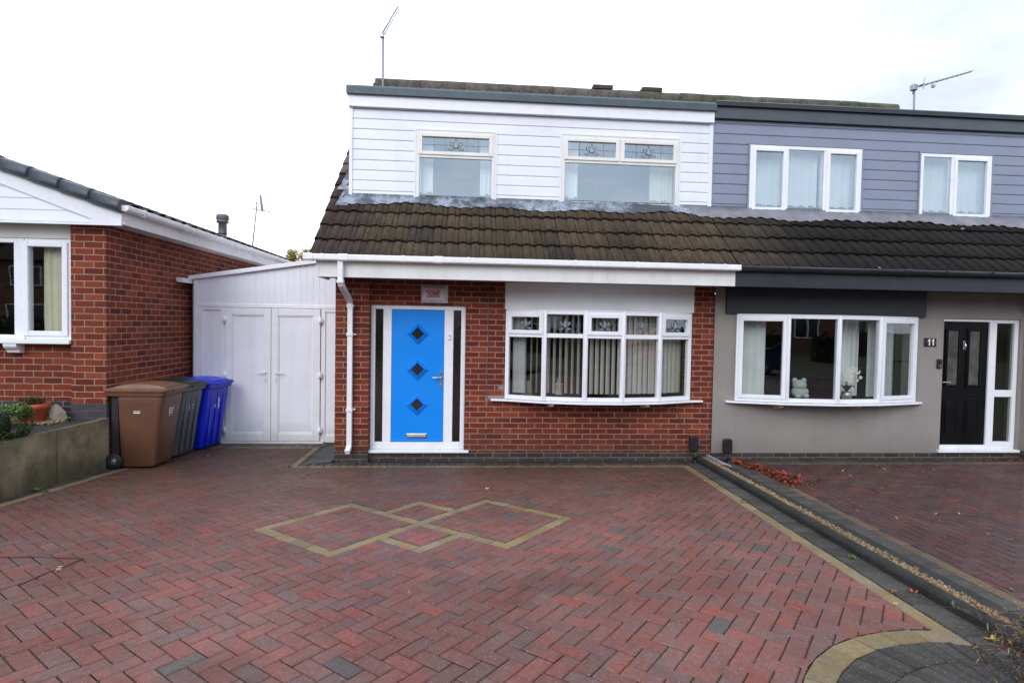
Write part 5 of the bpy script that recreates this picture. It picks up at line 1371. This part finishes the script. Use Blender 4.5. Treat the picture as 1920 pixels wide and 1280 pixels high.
spike_light(4.921, -.15, 'black rounded box on a stake against the red brick wall', z0=.165, hgt=.205)
spike_light(5.408, -.15, 'black rounded box on a stake against the grey render', z0=.135, hgt=.20)

dc = MB(); dc.loft([[(-.20,-.22,gz(-.22)),(-.02,-.16,gz(-.16)),(-.02,.36,gz(.36)+.0),(-.10,.36,gz(.36))],[(-.195,-.215,gz(-.22)+.014),(-.022,-.155,gz(-.16)+.020),(-.022,.355,gz(.36)+.020),(-.098,.355,gz(.36)+.014)]], 0, False)
tag(dc.build('drain_cover', pbr('dark_drain', (.020,.024,.030), .5, .2, 8), None, .004), 'dark blue-grey drain cover beside the brick pier foot', 'drain cover')

ch_ = MB(); ch_.box(.0, 4.94, -.117, -.0125, -.06, -.016)
for k in range(49): ch_.box(.02+k*.1, .028+k*.1, -.110, -.022, -.016, -.010)
tag(ch_.build('drainage_channel', M['rubber'], None), 'narrow black drainage channel along the foot of the red brick wall', 'drain')

# fallen leaves and weeds
fl = MB()
def flat_leaf(mb, x, y, z, s, col):
    a = rnd.uniform(0, 6.28); tl = Vector((rnd.gauss(0,.5), rnd.gauss(0,.5), 1)).normalized(); e1 = tl.cross(Vector((math.cos(a), math.sin(a), 0))).normalized(); e2 = tl.cross(e1)
    p = Vector((x, y, z)); mb.poly([p-e1*s, p+e2*s*.5, p+e1*s*.2+e2*s*.25, p+e1*s, p-e2*s*.5-e1*.1*s], 0, False, col)
def lcol():
    t = rnd.random(); k = rnd.uniform(.6, 1.2); c = (.20,.030,.011) if t < .6 else ((.26,.065,.016) if t < .85 else (.09,.018,.010)); return tuple(a*k for a in c)
for i in range(560):
    t = rnd.random(); y = -.30-1.25*t+rnd.gauss(0,.09); x = 5.47+.10*math.sin(t*3)+abs(rnd.gauss(0,.6))*.21*(t*1.4)+rnd.gauss(0,.025)-.06*t
    flat_leaf(fl, x, y, gz(y)+.03+abs(rnd.gauss(0,.028))*(1 if t > .3 else .5), rnd.uniform(.018,.042), lcol())
stuff(fl.build('fallen_leaves', M['leafy']), 'heap of rusty red leaves lying beside the dividing kerb', 'leaves')
fl = MB()
for i in range(150):
    x, y = rnd.uniform(5.0, 10.3), -5.6*rnd.random()**1.1-.1
    if x < nx(y, 5.3): continue
    k = rnd.uniform(.5,1); flat_leaf(fl, x, y, gz(y)+.022, rnd.uniform(.012,.030), (.26*k,.07*k,.025*k) if rnd.random() < .7 else (.35*k,.20*k,.06*k))
for i in range(45): flat_leaf(fl, rnd.uniform(9.2, 9.9), rnd.uniform(-.22,-.04), gz(0)+.03, rnd.uniform(.015,.03), lcol())
stuff(fl.build('scattered_leaves', M['leafy']), 'single brown leaves strewn over the darker drive', 'leaves')
fl = MB()
for (x, y, c) in ((4.62,-2.2,(.25,.05,.03)),(4.48,-3.4,(.32,.16,.03)),(4.55,-4.35,(.30,.08,.02)),(4.43,-4.55,(.34,.20,.05)),(4.68,-4.35,(.33,.07,.02)),(4.64,-4.98,(.42,.27,.04)),(4.70,-5.05,(.20,.02,.012)),(1.4,-4.25,(.30,.16,.06)),(2.0,-1.6,(.3,.2,.1)),(-1.0,-3.75,(.35,.3,.2)),(-1.8,.3,(.4,.38,.3)),(4.6,-1.3,(.3,.3,.2))):
    for k in range(3): flat_leaf(fl, x+rnd.gauss(0,.012), y+rnd.gauss(0,.012), gz(y)+.012+.004*k, rnd.uniform(.014,.030), c)
stuff(fl.build('stray_leaves', M['leafy']), 'few stray yellow and red leaves on the red block drive', 'leaves')
mo = MB()
for i in range(2600):
    t = rnd.random(); y = -1-4.8*rnd.random(); x = rnd.uniform(-1.9, 4.4)
    # moss sits in the joints: snap to the block lattice
    q = Vector((x, y))-ORG; uu, vv = q.dot(U)/.1005, q.dot(Vv)/.1005
    a, b_ = (round(uu), vv) if rnd.random() < .5 else (uu, round(vv))
    pnt = ORG+U*(a*.1005)+Vv*(b_*.1005)
    if math.sin(pnt.x*1.7+.5)+math.sin(pnt.y*2.3+pnt.x) < .35: continue
    ln_ = rnd.uniform(.003,.008); k = rnd.uniform(.5,1.2)
    flat_leaf(mo, pnt.x, pnt.y, gz(pnt.y)-.003, ln_, (.075*k,.085*k,.012*k))
stuff(mo.build('moss', M['leafy']), 'green moss tufts in the joints of the red block drive', 'moss')
def weed(x, y, z, s, label, n=26):
    m = MB()
    for i in range(n):
        an = rnd.uniform(0,6.28); el = rnd.uniform(.2,1.1); k = rnd.uniform(.7,1.3)
        leaf(m, (x+rnd.gauss(0,s*.2), y+rnd.gauss(0,s*.2), z), (math.cos(an)*math.cos(el), math.sin(an)*math.cos(el), math.sin(el)), s*rnd.uniform(.4,.8), s*.22, (.09*k,.16*k,.03*k))
    tag(m.build('weed', M['leafy'], None), label, 'weed', 'weeds in the paving')
weed(lx(-1.55,-2.60), -1.55, gz(-1.55), .07, 'small weed at the foot of the concrete retaining wall')
weed(lx(-1.5,-2.47), -1.62, gz(-1.62), .05, 'flat weed in the buff edging near the retaining wall')
weed(-1.53, -3.72, gz(-3.72), .06, 'grassy weed in the sunken cracked blocks')
weed(7.35, -.55, gz(-.55)+.01, .07, 'green weed in the damp drive below the grey bow window')
weed(9.6, -.55, gz(-.55)+.01, .06, 'green weed in the damp drive below the black door')
weed(4.70, -3.75, gz(-3.75), .05, 'green weed against the mossy dividing kerb', 40)
cr = MB()
def crack(pts, w):
    for a, b_ in zip(pts, pts[1:]):
        a, b_ = Vector(a), Vector(b_); d_ = (b_-a).normalized(); n_ = Vector((-d_.y, d_.x))*w
        cr.poly([(a.x-n_.x, a.y-n_.y, gz(a.y)+.003), (b_.x-n_.x*.7, b_.y-n_.y*.7, gz(b_.y)+.003), (b_.x+n_.x*.7, b_.y+n_.y*.7, gz(b_.y)+.003), (a.x+n_.x, a.y+n_.y, gz(a.y)+.003)])
crack([(-1.58,-3.49),(-1.35,-3.50),(-1.15,-3.52),(-.99,-3.537)], .008); crack([(-.99,-3.537),(-1.0,-3.65),(-1.056,-3.806),(-1.08,-3.95),(-1.13,-4.06),(-1.25,-4.08)], .010)
structure(cr.build('paving_crack', M['rubber']), 'dark crack round a sunken patch of paving')

# bare twiggy shrub at the corner of the drive
tw = tag(empty('twiggy_shrub', (4.72, -5.55, gz(-5.55))), 'twiggy plant with dark red stems and narrow yellow leaves by the kerb corner', 'shrub')
m = MB(); lm = MB()
r3 = random.Random(5); base = Vector((4.70, -5.62, gz(-5.6)))
tips = []
for i in range(46):
    an = R(r3.uniform(85, 205)); ln_ = r3.uniform(.22, .95)*(1 if i < 20 else .7); zt = r3.uniform(.02, .22)
    p0 = base+Vector((r3.uniform(-.15,.25), r3.uniform(-.1,.25), 0)); p3 = p0+Vector((math.cos(an)*ln_, math.sin(an)*ln_*.75, zt))
    path = []
    for k in range(7):
        t = k/6; q = p0.lerp(p3, t); q.z += .10*math.sin(math.pi*t)*r3.uniform(.7,1.2); q.x += r3.gauss(0,.008); q.y += r3.gauss(0,.008); path.append(q)
    m.tube(path, [.0045-.0032*k/6 for k in range(7)], 5); tips.append(path)
    for k in range(2):
        a = path[r3.randint(2,5)]; e = a+Vector((r3.uniform(-.16,.06), r3.uniform(-.06,.14), r3.uniform(.0,.10))); m.tube([a, (a+e)/2+Vector((0,0,.01)), e], [.0022,.0017,.001], 4); tips.append([a, (a+e)/2, e])
for path in tips:
    for k in range(9):
        a = path[r3.randint(1, len(path)-1)]
        if a.x < 4.25 and r3.random() < .75: continue
        kk = r3.uniform(.6,1.2); t = r3.random()
        c = (.24*kk,.16*kk,.06*kk) if t < .60 else ((.15*kk,.08*kk,.035*kk) if t < .88 else ((.07*kk,.10*kk,.035*kk) if t < .96 else (.14*kk,.012*kk,.015*kk)))
        dv = Vector((r3.gauss(0,1), r3.gauss(0,1), r3.gauss(.3,.8))); leaf(lm, a, dv, r3.uniform(.025,.055), .006 if t < .88 else .016, c)
m.build('twig', M['twig'], tw); lm.build('leaves', M['leafy'], tw)

# ================================================================== DISTANT TREE
def tree(x, y, z, hgt, cr_, label, cols, clumps, seed):
    r4 = random.Random(seed); root = tag(empty('tree', (x, y, z)), label, 'tree')
    m = MB(); m.tube([(x,y,z),(x+.05,y,z+hgt*.3),(x-.05,y,z+hgt*.6),(x,y,z+hgt*.9)], [.22,.17,.10,.03], 8)
    for (dx, dy, dz, r) in clumps: m.tube([(x,y,z+hgt*.4),(x+dx*.5,y+dy*.5,z+dz*.8),(x+dx,y+dy,z+dz)], [.08,.05,.02], 6)
    m.build('trunk', M['bark'], root)
    c = MB()
    for (dx, dy, dz, r) in clumps:
        for i in range(420):
            q = Vector((r4.gauss(0,1),r4.gauss(0,1),r4.gauss(0,1))).normalized()*r*r4.random()**.45; k = r4.uniform(.6,1.25)
            col = cols[r4.randint(0, len(cols)-1)]; leaf(c, (x+dx+q.x, y+dy+q.y, z+dz+q.z*1.1), (r4.gauss(0,1),r4.gauss(0,1),r4.gauss(0,1)), r4.uniform(.12,.24), .11, tuple(a*k for a in col))
    c.build('crown', M['leafy'], root)
tree(-9.1, 30, -.2, 6.3, 0, 'yellowing autumn tree showing between the bungalow and the tiled roof', [(.62,.50,.14),(.70,.55,.18),(.42,.40,.14)], [(-.50,0,6.25,.42),(-.62,.2,5.8,.5),(.35,0,6.25,.45),(.55,.2,5.85,.5),(0,0,5.3,.8),(.9,.3,5.4,.5),(-1.0,.2,5.2,.6)], 4)  # leaf colours brightened to stand in for backlight through the crown

# ================================================================== ACROSS THE STREET (what the panes reflect)
def opp_house(x, label, roofcol):
    o = tag(empty('terraced_house', (x, -30, ROADZ)), label, 'house', 'houses across the street')
    z = ROADZ; m = MB(); m.box(x-4.2, x+4.2, -38, -30, z-.2, z+5.0); m.build('wall', M['brick_opp'], o)
    m = MB(); m.prism([(-29.6, z+4.9), (-34, z+7.6), (-38.4, z+4.9)], 'x', x-4.4, x+4.4, 0, False, roofcol); m.build('roof', M['tile_old'], o)
    for wx_, wz_, ww in ((x-2.2,1.0,2.2),(x+2.4,1.0,1.4),(x-2.2,3.3,1.9),(x+2.2,3.3,1.6)):
        m = MB(); m.M = Matrix.Translation((wx_, -29.95, 0)) @ Matrix.Rotation(math.pi, 4, 'Z'); frame_rect(m, -ww/2, ww/2, z+wz_, z+wz_+1.25, .07, -.05, .05); m.box(-.04, .04, -.05, .05, z+wz_+.07, z+wz_+1.18); w = m.build('window', M['upvc'], o)
        m = MB(); m.box(wx_-ww/2+.07, wx_+ww/2-.07, -29.99, -29.97, z+wz_+.07, z+wz_+1.18); m.build('pane', M['cargl'], w)
    m = MB(); m.box(x+.3, x+1.2, -29.99, -29.94, z, z+2.05); m.build('front_door', M['upvc'], o)
for i, (x, lab) in enumerate(((-33,'brown brick house across the street beyond the bungalow end of the row'),(-23.5,'brown brick house across the street, second from the bungalow end'),(33.5,'brown brick house across the street, second from the grey house end'),(43,'brown brick house across the street, last beyond the grey house'),(-14,'brown brick house across the street, mirrored in the bungalow panes'),(-4.5,'brown brick house across the street opposite the bungalow'),(5,'brown brick house across the street opposite the blue door'),(14.5,'brown brick house across the street opposite the grey house'),(24,'brown brick house across the street, third from the grey house end'))):
    opp_house(x, lab, (.05+.01*i,.045,.04))
hg = tag(empty('garden_hedge', (0,-20.6,ROADZ)), 'dark green hedge along the far pavement, mirrored in the bow windows', 'hedge')
m = MB()
for i in range(9000):
    x = rnd.uniform(-40, 48); k = rnd.uniform(.5,1.2)
    if -1 < x < 3 or 11 < x < 14: continue
    leaf(m, (x, -20.3+rnd.uniform(-.5,.4), ROADZ+rnd.random()**.7*1.35), (rnd.gauss(0,1),1,rnd.gauss(.3,1)), rnd.uniform(.15,.28), .16, (.035*k,.06*k,.018*k))
for a, b_ in ((-40,-1),(3,11),(14,48)): m.box(a, b_, -21.0, -20.4, ROADZ-.1, ROADZ+1.2, 0, (.012,.02,.008))
m.build('foliage', M['leafy'], hg)
def car(x, y, col, label, van=False, rot=0):
    o = tag(empty('parked_car' if not van else 'parked_van', (0,0,0)), label, 'van' if van else 'car', 'vehicles parked in the street')
    if van: body = [(-2.5,.35),(-2.5,1.0),(-2.45,1.25),(-1.75,1.45),(-1.25,2.05),(-.9,2.2),(2.45,2.25),(2.5,2.1),(2.5,.35)]; cab = [(-1.62,1.48),(-1.2,2.0),(-.6,2.0),(-.6,1.45)]
    else: body = [(-2.1,.32),(-2.12,.62),(-2.0,.80),(-1.1,.95),(-.35,1.40),(.15,1.48),(1.0,1.45),(1.65,1.02),(2.02,.95),(2.1,.75),(2.08,.32)]; cab = [(-.95,.98),(-.3,1.36),(.15,1.42),(.95,1.39),(1.45,1.0)]
    def sect(pr, yy, ins=0): return [(a, yy, b_-ins) for a, b_ in pr]
    m = MB(); m.loft([sect(body,-.70,.06), sect(body,-.86), sect(body,.86), sect(body,.70,.06)], 0, False, col); m.build('body', M['paint_car'], o, .05, 3)
    for s in (-1, 1):
        m = MB(); m.poly([(a, s*.872, b_) for a, b_ in cab]); m.build('side_window', M['cargl'], o)
        for wx_ in (-1.3, 1.3):
            m = MB(); m.M = Matrix.Translation((wx_*(1.15 if van else 1), s*.80, .32)) @ Matrix.Rotation(R(90), 4, 'X'); m.lathe([(.20,-.1),(.30,-.10),(.32,-.06),(.32,.06),(.30,.10),(.20,.1)], 24); w = m.build('wheel', M['rubber'], o)
            m = MB(); m.M = Matrix.Translation((wx_*(1.15 if van else 1), s*.80, .32)) @ Matrix.Rotation(R(90), 4, 'X'); m.lathe([(.02,-.102),(.20,-.102),(.20,.102),(.02,.102)], 16); m.build('rim', M['alu'], w)
    o.location = (x, y, ROADZ-.10); o.rotation_euler.z = rot
car(6.5, -12.5, (.02,.03,.07), 'dark blue hatchback parked at the near kerb, mirrored in the bow window')
car(14.6, -13.0, (.35,.012,.010), 'red hatchback parked in the street, mirrored in the grey house panes')
car(20.5, -16.8, (.6,.6,.62), 'white van parked across the street, mirrored in the grey house panes', True)

# ================================================================== CAMERA, LIGHT, SKY
cam_d = bpy.data.cameras.new('camera'); cam = bpy.data.objects.new('camera', cam_d); COL.objects.link(cam); sc.camera = cam
yaw, pit, rol = .07776, .03051, .01761
F = Vector((math.sin(yaw)*math.cos(pit), math.cos(yaw)*math.cos(pit), -math.sin(pit))); Rt = Vector((math.cos(yaw), -math.sin(yaw), 0)); Up = Rt.cross(F)
R2 = Rt*math.cos(rol)+Up*math.sin(rol); U2 = Up*math.cos(rol)-Rt*math.sin(rol)
mw = Matrix(((R2.x,U2.x,-F.x,1.757),(R2.y,U2.y,-F.y,-7.817),(R2.z,U2.z,-F.z,1.892),(0,0,0,1)))
cam.matrix_world = mw
cam_d.sensor_width = 36; cam_d.lens = 36*1066.3/1920; cam_d.clip_end = 2000; cam_d.clip_start = .05

SUN_EL, SUN_AZ = R(31), R(203)          # azimuth measured clockwise from +y
sd = bpy.data.lights.new('sun', 'SUN'); sd.energy = 1.5; sd.angle = R(32); sd.color = (1, .975, .95)
so = bpy.data.objects.new('sun', sd); COL.objects.link(so)
dv = Vector((math.sin(SUN_AZ)*math.cos(SUN_EL), math.cos(SUN_AZ)*math.cos(SUN_EL), math.sin(SUN_EL)))
so.rotation_euler = dv.to_track_quat('Z', 'Y').to_euler(); so.location = dv*40

w = bpy.data.worlds.new('World'); sc.world = w; w.use_nodes = True; nt = w.node_tree; nt.nodes.clear()
out = nt.nodes.new('ShaderNodeOutputWorld'); bgn = nt.nodes.new('ShaderNodeBackground'); nt.links.new(bgn.outputs[0], out.inputs[0])
sky = nt.nodes.new('ShaderNodeTexSky'); sky.sky_type = 'NISHITA'; sky.sun_disc = False; sky.sun_elevation = SUN_EL; sky.sun_rotation = SUN_AZ; sky.air_density = 1.2; sky.dust_density = 2.0
tc = nt.nodes.new('ShaderNodeTexCoord')
mp = nt.nodes.new('ShaderNodeMapping'); mp.inputs['Scale'].default_value = (1, 1, 2.2); nt.links.new(tc.outputs['Generated'], mp.inputs[0])
nn = noise_n(nt, mp.outputs[0], 2.3, 6, .55)
cl = ramp_n(nt, nn, [(.25,(7.3,7.7,8.4)),(.37,(9.0,10.0,11.9)),(.52,(12.2,13.3,15.6)),(.70,(15.6,16.3,17.8))])
fac = mapr(nt, nn, .25, .5, .82, 1.0)
cm_ = mix_n(nt, fac, sky.outputs[0], cl)
nt.links.new(cm_, bgn.inputs[0]); bgn.inputs[1].default_value = .122

sc.view_settings.view_transform = 'Standard'; sc.view_settings.look = 'None'; sc.view_settings.exposure = 0; sc.view_settings.gamma = 1
sc.render.engine = 'CYCLES'
sc.cycles.max_bounces = 8; sc.cycles.transparent_max_bounces = 12; sc.cycles.use_denoising = True
sc.render.resolution_x = 1024; sc.render.resolution_y = 682
